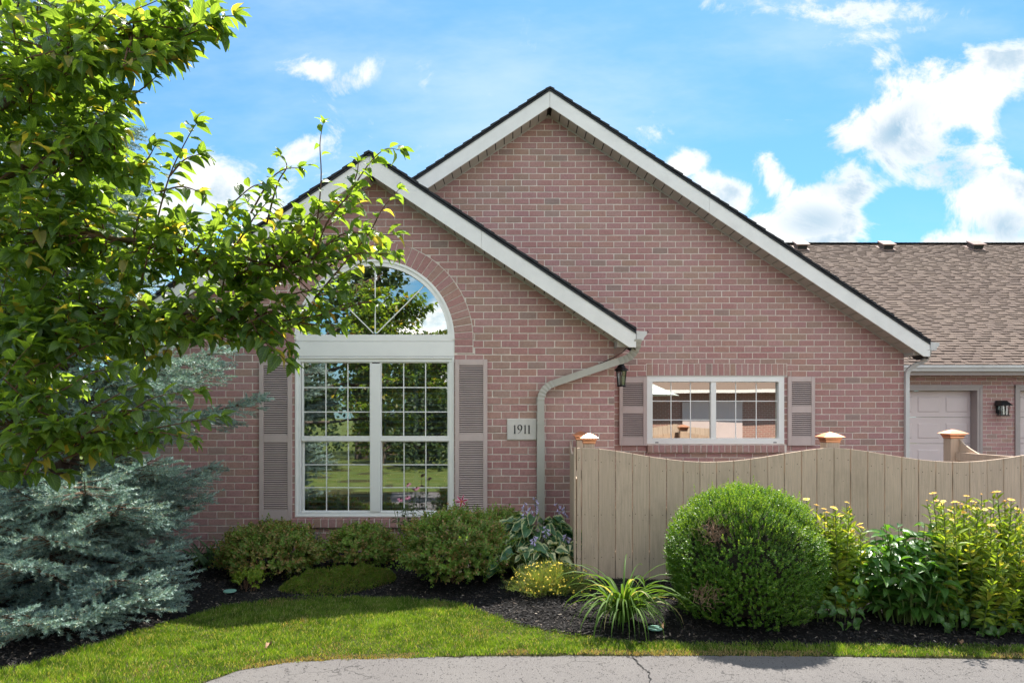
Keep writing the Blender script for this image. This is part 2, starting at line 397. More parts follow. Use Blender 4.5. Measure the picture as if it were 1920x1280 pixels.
def mat_asphalt():
    m, T, b = base_mat('old_asphalt', .9, .25); co = T.pos()
    n = T.noise(170, 4, .75, co); n2 = T.noise(1.6, 6, .6, co); n3 = T.noise(26, 5, .7, co)
    c = T.mix(T.ramp(n, .32, .68), (.085, .078, .077), (.205, .19, .186))
    c = T.mix(T.ramp(n2, .4, .7, 0, .35), c, (.20, .188, .18))
    vo = T.new('ShaderNodeTexVoronoi', feature='F1'); vo.inputs['Scale'].default_value = 75; T.put(vo.inputs['Vector'], co)
    pit = T.math('MULTIPLY', T.ramp(vo.outputs['Distance'], .24, .36, 1, 0), T.ramp(n3, .52, .58, 0, 1))
    c = T.mix(T.math('MULTIPLY', pit, .9), c, (.035, .033, .033))
    # fine meandering cracks
    ve = T.new('ShaderNodeTexVoronoi', feature='DISTANCE_TO_EDGE'); ve.inputs['Scale'].default_value = 3.4
    wv = T.new('ShaderNodeVectorMath', operation='ADD'); T.put(wv.inputs[0], co)
    nz = T.new('ShaderNodeTexNoise'); nz.inputs['Scale'].default_value = 6; nz.inputs['Detail'].default_value = 6; T.put(nz.inputs['Vector'], co)
    sc = T.new('ShaderNodeVectorMath', operation='SCALE'); T.put(sc.inputs[0], nz.outputs['Color']); sc.inputs['Scale'].default_value = .35
    T.put(wv.inputs[1], sc.outputs[0]); T.put(ve.inputs['Vector'], wv.outputs[0])
    ck = T.math('MULTIPLY', T.ramp(ve.outputs['Distance'], .004, .014, 1, 0), T.ramp(T.noise(2.6, 3, .5, co), .50, .60, 0, 1))
    c = T.mix(T.math('MULTIPLY', ck, .45), c, (.03, .028, .028))
    T.put(b.inputs['Base Color'], c)
    hh = T.math('SUBTRACT', n, T.math('MULTIPLY', T.math('ADD', pit, ck), 1.2))
    T.put(b.inputs['Normal'], T.bump(hh, .006)); return m
M['asphalt'] = mat_asphalt()
M['crack'] = paint('asphalt_crack', (.018, .017, .017), .95, .3)
def mat_ground(name, a, b_, sc=30, bump=.02, third=None):
    m, T, b = base_mat(name, .95, .1); co = T.pos()
    n = T.noise(sc, 6, .7, co); c = T.mix(T.ramp(n, .3, .7), a, b_)
    if third: c = T.mix(T.ramp(T.noise(sc * .13, 4, .6, co), .5, .7), c, third)
    T.put(b.inputs['Base Color'], c); T.put(b.inputs['Normal'], T.bump(n, bump)); return m
M['soil'] = mat_ground('lawn_soil', (.035, .04, .012), (.075, .07, .03), 40, .02)
M['farlawn'] = mat_ground('far_lawn', (.06, .095, .018), (.11, .14, .035), 25, .02, (.15, .15, .05))
M['mulchbase'] = mat_ground('mulch_base', (.010, .010, .011), (.030, .027, .026), 70, .03)
m, T, b = base_mat('mulch_chip', .85, .3); r = isl(T)
cr = T.new('ShaderNodeValToRGB'); T.put(cr.inputs[0], r); e = cr.color_ramp
st = [(0, (.012, .012, .014)), (.55, (.03, .028, .028)), (.86, (.055, .045, .04)), (.94, (.10, .08, .065)), (.985, (.16, .125, .10)), (1, (.42, .36, .30))]
while len(e.elements) < len(st): e.elements.new(.5)
for el, (p_, c_) in zip(e.elements, st): el.position = p_; el.color = c_ + (1,)
T.put(b.inputs['Base Color'], cr.outputs[0]); M['chip'] = m
def mat_bark(name, a, b_):
    m, T, b = base_mat(name, .9, .2); co = T.pos()
    n = T.noise(22, 6, .7, T.mapv(co, scale=(1, 1, .3))); T.put(b.inputs['Base Color'], T.mix(T.ramp(n, .3, .7), a, b_))
    T.put(b.inputs['Normal'], T.bump(n, .01)); return m
M['bark'] = mat_bark('bark', (.07, .05, .04), (.17, .13, .10))
M['twig'] = mat_bark('twig_bark', (.09, .05, .035), (.17, .10, .065))
M['stem'] = leafmat('green_stem', (.10, .15, .04), (.15, .20, .06), .15)
M['leaf'] = leafmat('tree_leaf', (.046, .100, .034), (.112, .198, .046), .56, .32, (.24, .22, .07), .05, (4.0, 3.1, .8), .5, veins=True)
M['leaf_yellow'] = leafmat('yellowing_leaf', (.55, .26, .04), (.50, .33, .05), .45, .5, None, 0, (1.2, 1.1, .5))
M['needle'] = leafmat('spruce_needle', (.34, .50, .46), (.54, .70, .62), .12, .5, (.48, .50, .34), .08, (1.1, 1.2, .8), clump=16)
M['dneedle'] = leafmat('dark_needle', (.05, .085, .07), (.10, .15, .13), .1, .5)
M['box'] = leafmat('boxwood_leaf', (.052, .125, .014), (.105, .215, .022), .38, .38, (.17, .24, .04), .08, (2.2, 2.2, .5))
M['boxtip'] = leafmat('boxwood_new_leaf', (.15, .26, .03), (.26, .36, .05), .45, .45, None, 0, (1.6, 1.6, .5))
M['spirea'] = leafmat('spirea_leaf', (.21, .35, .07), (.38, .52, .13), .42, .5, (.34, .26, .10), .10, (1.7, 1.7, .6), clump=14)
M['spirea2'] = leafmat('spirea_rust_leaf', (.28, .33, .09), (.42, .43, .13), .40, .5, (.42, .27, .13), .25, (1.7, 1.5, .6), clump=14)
M['hosta'] = leafmat('hosta_leaf', (.04, .12, .05), (.08, .18, .07), .2, .38, None, 0, (1.6, 1.7, .6), .5, True, (.42, .46, .22), .78)
M['hosta2'] = leafmat('variegated_hosta_leaf', (.05, .12, .05), (.08, .17, .06), .25, .4, None, 0, (1.5, 1.6, .6), .5, True, (.62, .60, .34), .48)
M['iris'] = leafmat('iris_leaf', (.07, .15, .07), (.12, .21, .10), .3, .45, None, 0, None, .4)
M['irisblue'] = leafmat('blue_iris_leaf', (.12, .21, .17), (.19, .29, .24), .3, .45)
M['daylily'] = leafmat('daylily_leaf', (.06, .135, .022), (.13, .22, .04), .4, .6, (.44, .40, .20), .05, (1.7, 1.6, .6), .22)
M['peony'] = leafmat('peony_leaf', (.045, .125, .028), (.10, .21, .035), .38, .30, None, 0, (2.2, 2.2, .6), .6, veins=True)
M['helio'] = leafmat('sunflower_leaf', (.17, .27, .040), (.32, .42, .06), .52, .5, (.38, .38, .07), .15, (1.7, 1.6, .5))
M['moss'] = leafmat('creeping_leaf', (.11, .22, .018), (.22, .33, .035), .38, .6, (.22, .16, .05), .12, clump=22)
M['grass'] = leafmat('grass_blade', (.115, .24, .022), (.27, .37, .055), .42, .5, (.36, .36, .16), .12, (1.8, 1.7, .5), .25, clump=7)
M['drygrass'] = leafmat('dry_grass', (.30, .22, .09), (.42, .33, .16), .3, .7)
M['thread'] = leafmat('thread_leaf', (.12, .19, .05), (.22, .28, .08), .35, .6, (.33, .26, .10), .15)
M['conef'] = leafmat('coneflower_leaf', (.04, .085, .022), (.075, .13, .035), .3, .5)
M['yellow'] = paint('yellow_petal', (.85, .62, .06), .6, .1)
M['orange'] = paint('orange_petal', (.82, .46, .05), .6, .15)
M['pink'] = paint('pink_petal', (.68, .28, .38), .6, .12)
M['lily'] = leafmat('lily_petal', (.62, .06, .16), (.70, .10, .22), .3, .5, None, 0, (1, 1, 1), .3, False, (.85, .62, .68), .55)
M['cone'] = paint('flower_cone', (.10, .03, .015), .8, .2)
M['lavender'] = paint('lavender_petal', (.50, .44, .66), .6, .12)
M['deadtwig'] = paint('dead_twig', (.24, .15, .10), .9, .3)
M['plastic'] = paint('green_plastic', (.05, .20, .15), .45, .1, .0006, 60)
M['plasticrim'] = paint('pale_green_plastic', (.20, .40, .33), .5, .1)
M['deadleaf'] = paint('dead_leaf', (.28, .17, .10), .8, .25)
M['umbrella'] = paint('umbrella_cloth', (.62, .74, .70), .8, .04)

# ================================================================== GROUND SHAPE
def curve_fn(pts):
    xs = [p[0] for p in pts]; ys = [p[1] for p in pts]
    return lambda x: np.interp(x, xs, ys)
bed_edge = curve_fn([(-14, 2.4), (-4.6, 3.3), (-3.6, 3.9), (-3.16, 4.35), (-2.89, 4.87), (-2.71, 5.35), (-2.45, 5.75), (-1.94, 6.0), (-1.23, 6.04), (-.6, 5.91), (-.26, 5.60), (.16, 5.2), (.54, 4.96), (.9, 4.84), (1.64, 4.79), (3.5, 4.74), (14, 4.7)])
drive_edge = curve_fn([(-14, -9), (-4.0, -9), (-3.0, -2), (-2.3, 2.9), (-2.05, 3.8), (-1.88, 4.14), (-1.735, 4.34), (-1.5, 4.48), (-1.14, 4.55), (0, 4.615), (1.8, 4.62), (3.4, 4.55), (14, 4.4)])
def sm(t): t = np.clip(t, 0, 1); return t * t * (3 - 2 * t)
def H(x, y):
    x = np.asarray(x, float); y = np.asarray(y, float)
    t = (y - bed_edge(x))
    amp = .05 + .07 * sm((x + .9) / 1.2)
    z = .012 + amp * sm(t / 1.0) + .012 * np.sin(x * 3.1 + y * 2.3) * np.cos(x * 1.7 - y * 3.7)
    return np.where(t < 0, .012 + .010 * np.sin(x * 2.3 + 1) * np.cos(y * 2.9), z)

def column_sheet(name, lo, hi, nx, ny, xs, mat, zf, kind='structure'):
    V = []; Fc = []
    for x in xs:
        a, b2 = float(lo(x)), float(hi(x))
        for j in range(ny):
            y = a + (b2 - a) * j / (ny - 1); V.append((x, y, float(zf(x, y))))
    for i in range(len(xs) - 1):
        for j in range(ny - 1):
            a = i * ny + j; Fc.append((a, a + ny, a + ny + 1, a + 1))
    return mk(name, V, Fc, mat, None, True, None, kind)
XS = np.concatenate([np.linspace(-14, -5, 10)[:-1], np.linspace(-5, 6, 221), np.linspace(6, 14, 9)[1:]])
mk('ground', [(-300, -300, -.06), (300, -300, -.06), (300, 300, -.06), (-300, 300, -.06)], [(0, 1, 2, 3)], M['farlawn'], None, kind='structure')
column_sheet('driveway', lambda x: -9.5, lambda x: drive_edge(x) + .012 * math.sin(x * 21) + .008 * math.sin(x * 57), 0, 30, XS, M['asphalt'], lambda x, y: 0.0)
column_sheet('lawn', lambda x: drive_edge(x) - .03, bed_edge, 0, 26, XS, M['soil'], lambda x, y: float(H(x, y)) - .004 if y > drive_edge(x) - .01 else -.03)
column_sheet('garden_bed', bed_edge, lambda x: 9.5, 0, 60, XS, M['mulchbase'], H)
mk('far_driveway', [(4.5, 9.6, .004), (16, 9.6, .004), (16, 13.8, .004), (4.5, 13.8, .004)], [(0, 1, 2, 3)], M['asphalt'], None, kind='structure')

M['hood'] = paint('vent_metal', (.30, .20, .17), .6, .1)
# ================================================================== BRICKWORK
BL_, CO = 0.2032, 0.0813      # brick pitch and course
J = 0.0102                    # joint
def clip_half(poly, n, c):
    """keep n.p <= c"""
    out = []
    for i in range(len(poly)):
        a, b2 = poly[i], poly[(i + 1) % len(poly)]
        da = n[0] * a[0] + n[1] * a[1] - c; db = n[0] * b2[0] + n[1] * b2[1] - c
        if da <= 0: out.append(a)
        if (da < 0 < db) or (db < 0 < da):
            t = da / (da - db); out.append((a[0] + t * (b2[0] - a[0]), a[1] + t * (b2[1] - a[1])))
    return out
def area(p): return abs(sum(p[i][0] * p[(i + 1) % len(p)][1] - p[(i + 1) % len(p)][0] * p[i][1] for i in range(len(p)))) / 2
def field(x0, x1, z0, z1, zref, xref, halves, rects, circles):
    """bricks (polygons in x,z) of a running bond clipped by gable lines, openings and arches"""
    out = []
    k0 = math.floor((z0 - zref) / CO); k1 = math.ceil((z1 - zref) / CO)
    for k in range(k0, k1):
        za, zb = zref + k * CO + J / 2, zref + (k + 1) * CO - J / 2
        off = xref + (BL_ / 2 if k % 2 else 0)
        m0 = math.floor((x0 - off) / BL_); m1 = math.ceil((x1 - off) / BL_)
        for q in range(m0, m1):
            a, b2 = off + q * BL_ + J / 2, off + (q + 1) * BL_ - J / 2
            a, b2 = max(a, x0), min(b2, x1); zz0, zz1 = max(za, z0), min(zb, z1)
            if b2 - a < .012 or zz1 - zz0 < .012: continue
            segs = [(a, b2, zz0, zz1)]
            for (rx0, rx1, rz0, rz1) in rects:
                ns = []
                for (s0, s1, t0, t1) in segs:
                    if s1 <= rx0 or s0 >= rx1 or t1 <= rz0 or t0 >= rz1: ns.append((s0, s1, t0, t1)); continue
                    lo, hi = t0, t1
                    if rz0 > t0 + .006: ns.append((s0, s1, t0, rz0 - .001)); lo = rz0
                    if rz1 < t1 - .006: ns.append((s0, s1, rz1 + .001, t1)); hi = rz1
                    if s0 < rx0 - .01: ns.append((s0, rx0, lo, hi))
                    if s1 > rx1 + .01: ns.append((rx1, s1, lo, hi))
                segs = ns
            for (s0, s1, t0, t1) in segs:
                polys = [[(s0, t0), (s1, t0), (s1, t1), (s0, t1)]]
                for (cx, cz, R) in circles:
                    np_ = []
                    for p in polys:
                        if max(q_[1] for q_ in p) <= cz or min(q_[1] for q_ in p) >= cz + R or max(q_[0] for q_ in p) < cx - R or min(q_[0] for q_ in p) > cx + R: np_.append(p); continue
                        h = lambda z: math.sqrt(max(0, R * R - max(0, z - cz) ** 2))
                        ta, tb = p[0][1], p[-1][1]
                        ha, hb = h(ta), h(min(tb, cz + R * .9999))
                        # right piece and left piece: slanted cuts
                        for sgn in (1, -1):
                            pa, pb = (cx + sgn * ha, ta), (cx + sgn * (0 if tb > cz + R else hb), min(tb, cz + R))
                            nx, nz = -(pb[1] - pa[1]), (pb[0] - pa[0])
                            # outward is sgn*x : keep points where sgn*((x-pa.x)*dz - (z-pa.z)*dx) >= 0
                            dx_, dz_ = pb[0] - pa[0], pb[1] - pa[1]
                            c2 = clip_half(p, (-sgn * dz_, sgn * dx_), -sgn * dz_ * pa[0] + sgn * dx_ * pa[1])
                            if tb > cz + R and len(c2) > 2: c2 = clip_half(c2, (-sgn, 0), -sgn * cx)
                            if len(c2) > 2: np_.append(c2)
                    polys = np_
                for p in polys:
                    for (n, c) in halves:
                        p = clip_half(p, n, c)
                        if len(p) < 3: break
                    if len(p) >= 3 and area(p) > .0004: out.append(p)
    return out
def jitter(p):
    j = lambda: random.uniform(-.0012, .0012)
    return [(x + j(), z + j()) for x, z in p]
def brick_obj(poly, y, depth, parent, name='brick'):
    cx = sum(p[0] for p in poly) / len(poly); cz = sum(p[1] for p in poly) / len(poly)
    mb = MB().prism([(x - cx, z - cz) for x, z in jitter(poly)], 0, depth, .004)
    return link(name, mesh_data(name, mb.V, mb.F, M['brick']), parent, (cx, y + random.uniform(-.002, .0015), cz))
_full = []
for _ in range(5):
    hx, hz = (BL_ - J) / 2, (CO - J) / 2
    mb = MB().prism(jitter([(-hx, -hz), (hx, -hz), (hx, hz), (-hx, hz)]), 0, .07, .004); _full.append(mesh_data('brick', mb.V, mb.F, M['brick']))
def is_full(p): return len(p) == 4 and area(p) > (BL_ - J) * (CO - J) * .985

D1, D2, D3 = 7.8, 9.0, 13.6
house = thing('brick_house', 'pink brick house with two gables, arched window, white trim and number 1911', 'house', (0, 8.4, 0))
rest = MB()          # all the bricks past the first 300, one mesh
# ---- front wing wall
WCX = X(702, D1); AZ = Z(636, D1); R0 = 0.915; R1 = 1.122
wx0, wx1 = X(553, D1), X(851.5, D1); wz0, wz1 = Z(969, D1), Z(636, D1)
WL, WR = -4.30, 1.17
apx, apz = X(693, 7.5), Z(281, 7.5); SL = .667
def under(ax, az, off): return [((SL, 1), az - off + SL * ax), ((-SL, 1), az - off - SL * ax)]
wing_halves = under(apx, apz, .20)
def wall_sheet(name, parent, y, x0, x1, z0, halves, holes, ztop):
    """the mortar sheet behind the brick faces; holes are removed column by column"""
    V = []; Fc = []
    xs = sorted(set([x0, x1] + [h[0] for h in holes] + [h[1] for h in holes] + list(np.linspace(x0, x1, 90))))
    def top(x): return min([ztop] + [(c - n[0] * x) / n[1] for n, c in halves])
    for a, b2 in zip(xs[:-1], xs[1:]):
        if b2 - a < 1e-6: continue
        mid = (a + b2) / 2; cuts = []
        for h in holes:
            if h[0] <= mid <= h[1]: cuts.append((h[2], h[3] if not callable(h[3]) else h[3]))
        cuts.sort(key=lambda q: q[0]); lo = (z0, z0)
        for c0, c1 in cuts:
            if c0 > lo[0]: i = len(V); V += [(a, y, lo[0]), (b2, y, lo[1]), (b2, y, c0), (a, y, c0)]; Fc.append((i, i + 1, i + 2, i + 3))
            lo = (c1(a), c1(b2)) if callable(c1) else (c1, c1)
        ta, tb = top(a), top(b2)
        if ta > lo[0] or tb > lo[1]: i = len(V); V += [(a, y, lo[0]), (b2, y, lo[1]), (b2, y, max(tb, lo[1])), (a, y, max(ta, lo[0]))]; Fc.append((i, i + 1, i + 2, i + 3))
    return mk(name, V, Fc, M['mortar'], parent)
def arch_top(x): return AZ + math.sqrt(max(0, (R0 - .004) ** 2 - (x - WCX) ** 2))
wing_wall = wall_sheet('wing_wall', house, D1 + .005, WL, WR, -.1, wing_halves, [(WCX - R0 + .004, WCX + R0 - .004, wz0, arch_top)], 9)
sill_z1, sill_z0 = Z(971, D1), Z(988, D1)
px0, px1, pz0, pz1 = X(951, D1), X(1006, D1), Z(824, D1), Z(785, D1)
colz0 = AZ - 2 * CO - .001
fw = field(WL, WR - .002, -.1, 4.4, 1.585, -.1335 + BL_ * .06, wing_halves,
           [(wx0 - .004, wx1 + .004, wz0 - .001, AZ), (WCX - R1 - J, WCX + R1 + J, colz0, AZ), (X(545, D1), X(857, D1), sill_z0 - J, sill_z1),
            (px0 - .004, px1 + .004, pz0 - .004, pz1 + .004)], [(WCX, AZ, R1 + J)])
# arch ring and the stacks below it
ring = []
NB = 40
for i in range(NB):
    a0 = math.pi * i / NB + .0045; a1 = math.pi * (i + 1) / NB - .0045
    ring.append([(WCX + R * math.cos(a), AZ + R * math.sin(a)) for R, a in ((R0 + .003, a0 + .0015), (R1, a0), (R1, a1), (R0 + .003, a1 - .0015))])
k = 0
z = AZ
while z - CO > colz0 - .01:
    for s in (1, -1): ring.append([(WCX + s * (R0 + .003), z - CO + J), (WCX + s * R1, z - CO + J), (WCX + s * R1, z), (WCX + s * (R0 + .003), z)])
    z -= CO
sills = []
x = X(547, D1)
while x < X(856, D1) - .03:
    sills.append((x, min(x + .0767, X(857, D1)))); x += .0767 + J
# ---- main wall
mcx, mcz = X(1031, 8.7), Z(161, 8.7)
main_halves = under(mcx, mcz, .20)
ML, MR = -4.1, X(1695, D2)
mw = dict(x0=X(1213, D2), x1=X(1470.5, D2), z0=Z(832, D2), z1=Z(705, D2))
sold = (X(1213, D2), X(1475, D2), Z(704, D2), Z(682, D2))
msill = (X(1213, D2), X(1473, D2), Z(848, D2), Z(834, D2))
main_wall = wall_sheet('main_wall', house, D2 + .005, ML, MR, -.1, main_halves, [(mw['x0'], mw['x1'], mw['z0'], mw['z1'])], 9)
fm = field(ML, MR, -.05, 5.9, 3.021, 3.172, main_halves,
           [(mw['x0'], mw['x1'], mw['z0'], mw['z1']), (sold[0] - J, sold[1] + J, mw['z1'] - .002, sold[3] + J * .6), (msill[0], msill[1], msill[2] - J, mw['z0'] + .001)], [])
# wing side wall (faces +x) and main side wall
def pxy(xw, zw, d): return PX + xw / d * F, PY - (zw - CZ) / d * F
cand = []
for p in fw:
    cx = sum(q[0] for q in p) / len(p); cz = sum(q[1] for q in p) / len(p); px_, py_ = pxy(cx, cz, D1)
    vis = is_full(p) and py_ < 985 and (px_ > 915 or (853 < px_ and py_ < 665)) and px_ < 1150
    vis = vis and not (1003 < px_ < 1025 and py_ > 720)
    (cand if vis else rest.F and cand or cand).append(p) if vis else None
    if not vis: rest.prism(jitter(p), D1 + random.uniform(-.002, .0015), D1 + .07, .004)
room_left = 300 - len(ring) - len(sills) - 24 - 24
cand.sort(key=lambda p: -p[0][0] * .0 + abs(pxy(p[0][0], p[0][1], D1)[1] - 700) * .001 - pxy(p[0][0], p[0][1], D1)[0] * .001)
for i, p in enumerate(cand):
    if i < room_left:
        cx = sum(q[0] for q in p) / 4; cz = sum(q[1] for q in p) / 4
        link('brick', random.choice(_full), wing_wall, (cx, D1 + random.uniform(-.002, .0015), cz))
    else: rest.prism(jitter(p), D1 + random.uniform(-.002, .0015), D1 + .07, .004)
for p in ring: brick_obj(p, D1 - .001, .09, wing_wall)
for a, b2 in sills:
    mb = MB().prism(jitter([(a, sill_z0), (b2, sill_z0), (b2, sill_z1), (a, sill_z1)]), D1 - .045, D1 + .07, .006)
    mb.build('brick', M['brick'], wing_wall)
MB().box(X(547, D1), X(857, D1), D1 - .038, D1 + .05, sill_z0 + .002, sill_z1 - .003).build('sill_mortar', M['mortar'], wing_wall)
for p in fm: rest.prism(jitter(p), D2 + random.uniform(-.002, .0015), D2 + .06, .004)
x = sold[0]
while x < sold[1] - .03:
    b2 = min(x + .0787 - J, sold[1]); brick_obj([(x, mw['z1'] + .002), (b2, mw['z1'] + .002), (b2, sold[3]), (x, sold[3])], D2, .07, main_wall); x += .0787
x = msill[0]
while x < msill[1] - .03:
    b2 = min(x + .0787 - J, msill[1]); MB().prism(jitter([(x, msill[2]), (b2, msill[2]), (b2, msill[3]), (x, msill[3])]), D2 - .04, D2 + .06, .005).build('brick', M['brick'], main_wall); x += .0787
MB().box(msill[0], msill[1], D2 - .033, D2 + .05, msill[2] + .002, msill[3] - .003).build('sill_mortar', M['mortar'], main_wall)
# side walls, simple brick-faced returns
def side_wall(name, xw, y0, y1, z1, sgn):
    mb = MB()
    k = 0
    while k * CO < z1:
        off = (k % 2) * BL_ / 2; q = -1
        while y0 + off + q * BL_ < y1:
            a, b2 = max(y0 + .004, y0 + off + q * BL_ + J / 2), min(y1, y0 + off + (q + 1) * BL_ - J / 2)
            if b2 - a > .02: mb.box(min(xw, xw - sgn * .05), max(xw, xw - sgn * .05), a, b2, k * CO + J / 2 - .02, (k + 1) * CO - J / 2 - .02)
            q += 1
        k += 1
    rest.add(mb.V, mb.F)
    MB().box(min(xw - sgn * .009, xw - sgn * .06), max(xw - sgn * .009, xw - sgn * .06), y0 + .007, y1, -.1, z1).build(name, M['mortar'], house)
side_wall('side_wall', WR, D1 + .07, D2 - .002, Z(625, D1), 1)
side_wall('side_wall', MR, D2 + .06, 19.0, 2.45, 1)
side_wall('side_wall', WL, D1 + .07, 19.0, 2.45, -1)
rest.build('brickwork', M['brick'], house, kind='stuff')

# ---- roofs: shingle courses, fascia, soffit panels, gutters
def gable_roof(ax, az, w, yf, yb, wall_y, ridge_extra=0):
    roof = MB()
    for s in (1, -1):
        p = [(ax, az - .03), (ax + s * w, az - .03 - SL * w), (ax + s * w, az - .07 - SL * w), (ax, az - .07)]
        roof.prism(p, yf + .03, yb)
    ro = roof.build('roof', M['gap'], house)
    nc = int(w / .118) + 1; st = w / (nc - .5)
    for s in (1, -1):
        for i in range(nc):
            a = max(0, i * st - st * .5 - .012); b2 = min(w + .012, (i + .5) * st)
            zj = random.uniform(-.002, .003)
            up, lo_ = az - SL * a - .012 + zj, az - SL * b2 + .001 + zj
            p = [(ax + s * a, up), (ax + s * b2, lo_), (ax + s * b2, lo_ - .034), (ax + s * a, up - .018)]
            MB().prism(p, yf - .022 + random.uniform(-.006, .006), yb).build('shingle_course', M['shingle_dark'], ro)
        # dark drip edge under the shingles
    for s in (1, -1):
        p = [(ax, az - .042), (ax + s * w, az - .042 - SL * w), (ax + s * w, az - .066 - SL * w), (ax, az - .066)]
        MB().prism(p, yf - .012, yf + .02).build('drip_edge', M['shingle_dark'], ro)
        g = .0015
        # two lengths of board with a joint
        cutx = [0.0015, w * .42, w]
        for c0, c1 in zip(cutx[:-1], cutx[1:]):
            p = [(ax + s * c0, az - .064 - SL * c0), (ax + s * (c1 - g), az - .064 - SL * (c1 - g)), (ax + s * (c1 - g), az - .265 - SL * (c1 - g)), (ax + s * c0, az - .265 - SL * c0)]
            if c1 == w: p = [p[0], p[1], (ax + s * (c1 - g), az - .265 - SL * (c1 - .075)), (ax + s * (c1 - .075), az - .265 - SL * (c1 - .075)), p[3]]
            MB().prism(p, yf, yf + .022, .003).build('fascia', M['white'], ro)
        x = .03; pw = .112
        while x + pw < w - .06:
            p = [(ax + s * x, az - .243 - SL * x), (ax + s * (x + pw - .012), az - .243 - SL * (x + pw - .012)), (ax + s * (x + pw - .012), az - .253 - SL * (x + pw - .012)), (ax + s * x, az - .253 - SL * x)]
            MB().prism(p, yf + .0225, wall_y - .012).build('soffit_panel', M['soffit'], ro); x += pw
        p = [(ax, az - .232), (ax + s * w, az - .232 - SL * w), (ax + s * w, az - .24 - SL * w), (ax, az - .24)]
        MB().prism(p, yf + .0225, wall_y - .004).build('soffit_backing', M['gap'], ro)
        # thin trim where soffit meets the bricks
        p = [(ax, az - .243), (ax + s * (w - .08), az - .243 - SL * (w - .08)), (ax + s * (w - .08), az - .266 - SL * (w - .08)), (ax, az - .266)]
        MB().prism(p, wall_y - .0115, wall_y - .003).build('soffit_trim', M['soffit'], ro)
    return ro
def gutter_y(name, x0, z1, y0, y1, parent, sgn=1):
    """K-style gutter running along y, fixed to a board at x0"""
    prof = [(0, 0), (0, -.105), (.075, -.105), (.085, -.075), (.115, -.04), (.115, -.008), (.108, -.008), (.108, -.04), (.08, -.072), (.07, -.098), (.006, -.098), (.006, 0)]
    V = [(x0 + sgn * a, y, z1 + b2) for y in (y0, y1) for a, b2 in prof]; n = len(prof)
    Fc = [(i, (i + 1) % n, (i + 1) % n + n, i + n) for i in range(n)]
    g = mk(name, V, Fc, M['gutter'], parent)
    MB().prism([(x0 + sgn * a, z1 + b2) for a, b2 in prof[:6]], y0 - .004, y0 - .0005).build('gutter_end', M['gutter'], g)
    return g
wing_w = X(1193, 7.5) - apx
wroof = gable_roof(apx, apz, wing_w, 7.5, D2 + .0, D1)
main_w = X(1744, 8.7) - mcx
mroof = gable_roof(mcx, mcz, main_w, 8.7, 20.0, D2)
gutter_y('gutter', apx + wing_w + .002, Z(620, 7.5), 7.5, D2 - .004, wroof)
gutter_y('gutter', mcx + main_w + .002, Z(641, 8.7), 8.7, 19.5, mroof)
gutter_y('gutter', apx - wing_w - .002, Z(620, 7.5), 7.5, 19, wroof, -1)
# eave returns (the small boxed ends)
def eave_return(x0, x1, z0, z1, y0, y1):
    MB().prism([(x0, z1), (x1, z0 + .03), (x1 - .02, z0), (x0, z0)], y0, y1, .002).build('eave_return', M['soffit'], house)
eave_return(WR + .002, apx + wing_w - .03, Z(652, 7.7), Z(628, 7.7), 7.6, D2 - .006)
eave_return(MR + .002, mcx + main_w - .03, Z(667, 8.9), Z(640, 8.9), 8.78, 19)
# ---- downspouts
def rect_path(mb, pts, w, dpt, ribs=()):
    """rectangular pipe through pts (in x,z, with y), w across in the xz plane"""
    pts = [Vector(p) for p in pts]; b = len(mb.V)
    for i, p in enumerate(pts):
        d = (pts[min(i + 1, len(pts) - 1)] - pts[max(i - 1, 0)]).normalized()
        n = Vector((-d.z, 0, d.x)); n = n.normalized() if n.length > 1e-4 else Vector((1, 0, 0))
        f = 1.13 if i in ribs else 1.0
        for a, c in ((-1, -1), (1, -1), (1, 1), (-1, 1)): mb.V.append(tuple(p + n * (a * w / 2 * f) + Vector((0, c * dpt / 2 * f, 0))))
    for i in range(len(pts) - 1):
        for k in range(4):
            a0 = b + i * 4 + k; a1 = b + i * 4 + (k + 1) % 4; mb.F.append((a0, a1, a1 + 4, a0 + 4))
    mb.F.append((b, b + 1, b + 2, b + 3)); e_ = b + (len(pts) - 1) * 4; mb.F.append((e_ + 3, e_ + 2, e_ + 1, e_))
    return mb
def bend(p0, p1, p2, n=9):
    p0, p1, p2 = map(Vector, (p0, p1, p2)); return [p0 * (1 - t) ** 2 + p1 * 2 * t * (1 - t) + p2 * t * t for t in [i / (n - 1) for i in range(n)]]
yd = D1 - .06
A = P(1195.5, 636, 7.52); B = P(1193, 670, 7.6); C_ = P(1160, 677, 7.7)
up = bend(A, B + Vector((.01, 0, 0)), C_, 15)
dsp = rect_path(MB(), up, .075, .055, ribs=set(range(1, 14, 2))).build('downspout', M['spout'], house)
e0 = P(1037, 719, yd); e1 = P(1014, 728, yd); e2 = P(1014, 752, yd)
rect_path(MB(), [C_, e0], .078, .058).build('downspout_pipe', M['spout'], dsp)
rect_path(MB(), bend(e0, e1, e2, 13), .075, .056, ribs=set(range(1, 12, 2))).build('downspout_elbow', M['spout'], dsp)
zb = Z(812, yd)
rect_path(MB(), [e2, Vector((e2.x, yd, zb))], .080, .060).build('downspout_pipe', M['spout'], dsp)
rect_path(MB(), [Vector((e2.x, yd, zb + .012)), Vector((e2.x, yd, .12))], .086, .064).build('downspout_pipe', M['spout'], dsp)
for zz in (Z(795, yd), Z(930, yd)):
    MB().box(e2.x - .047, e2.x + .047, yd - .034, D1, zz, zz + .02).build('strap', M['spout'], dsp)
A = P(1741, 655, 8.72); B = P(1741, 676, 8.8); C_ = P(1721, 682, 8.9); E = P(1700, 690, D2 - .02); G = P(1700, 706, D2 - .02)
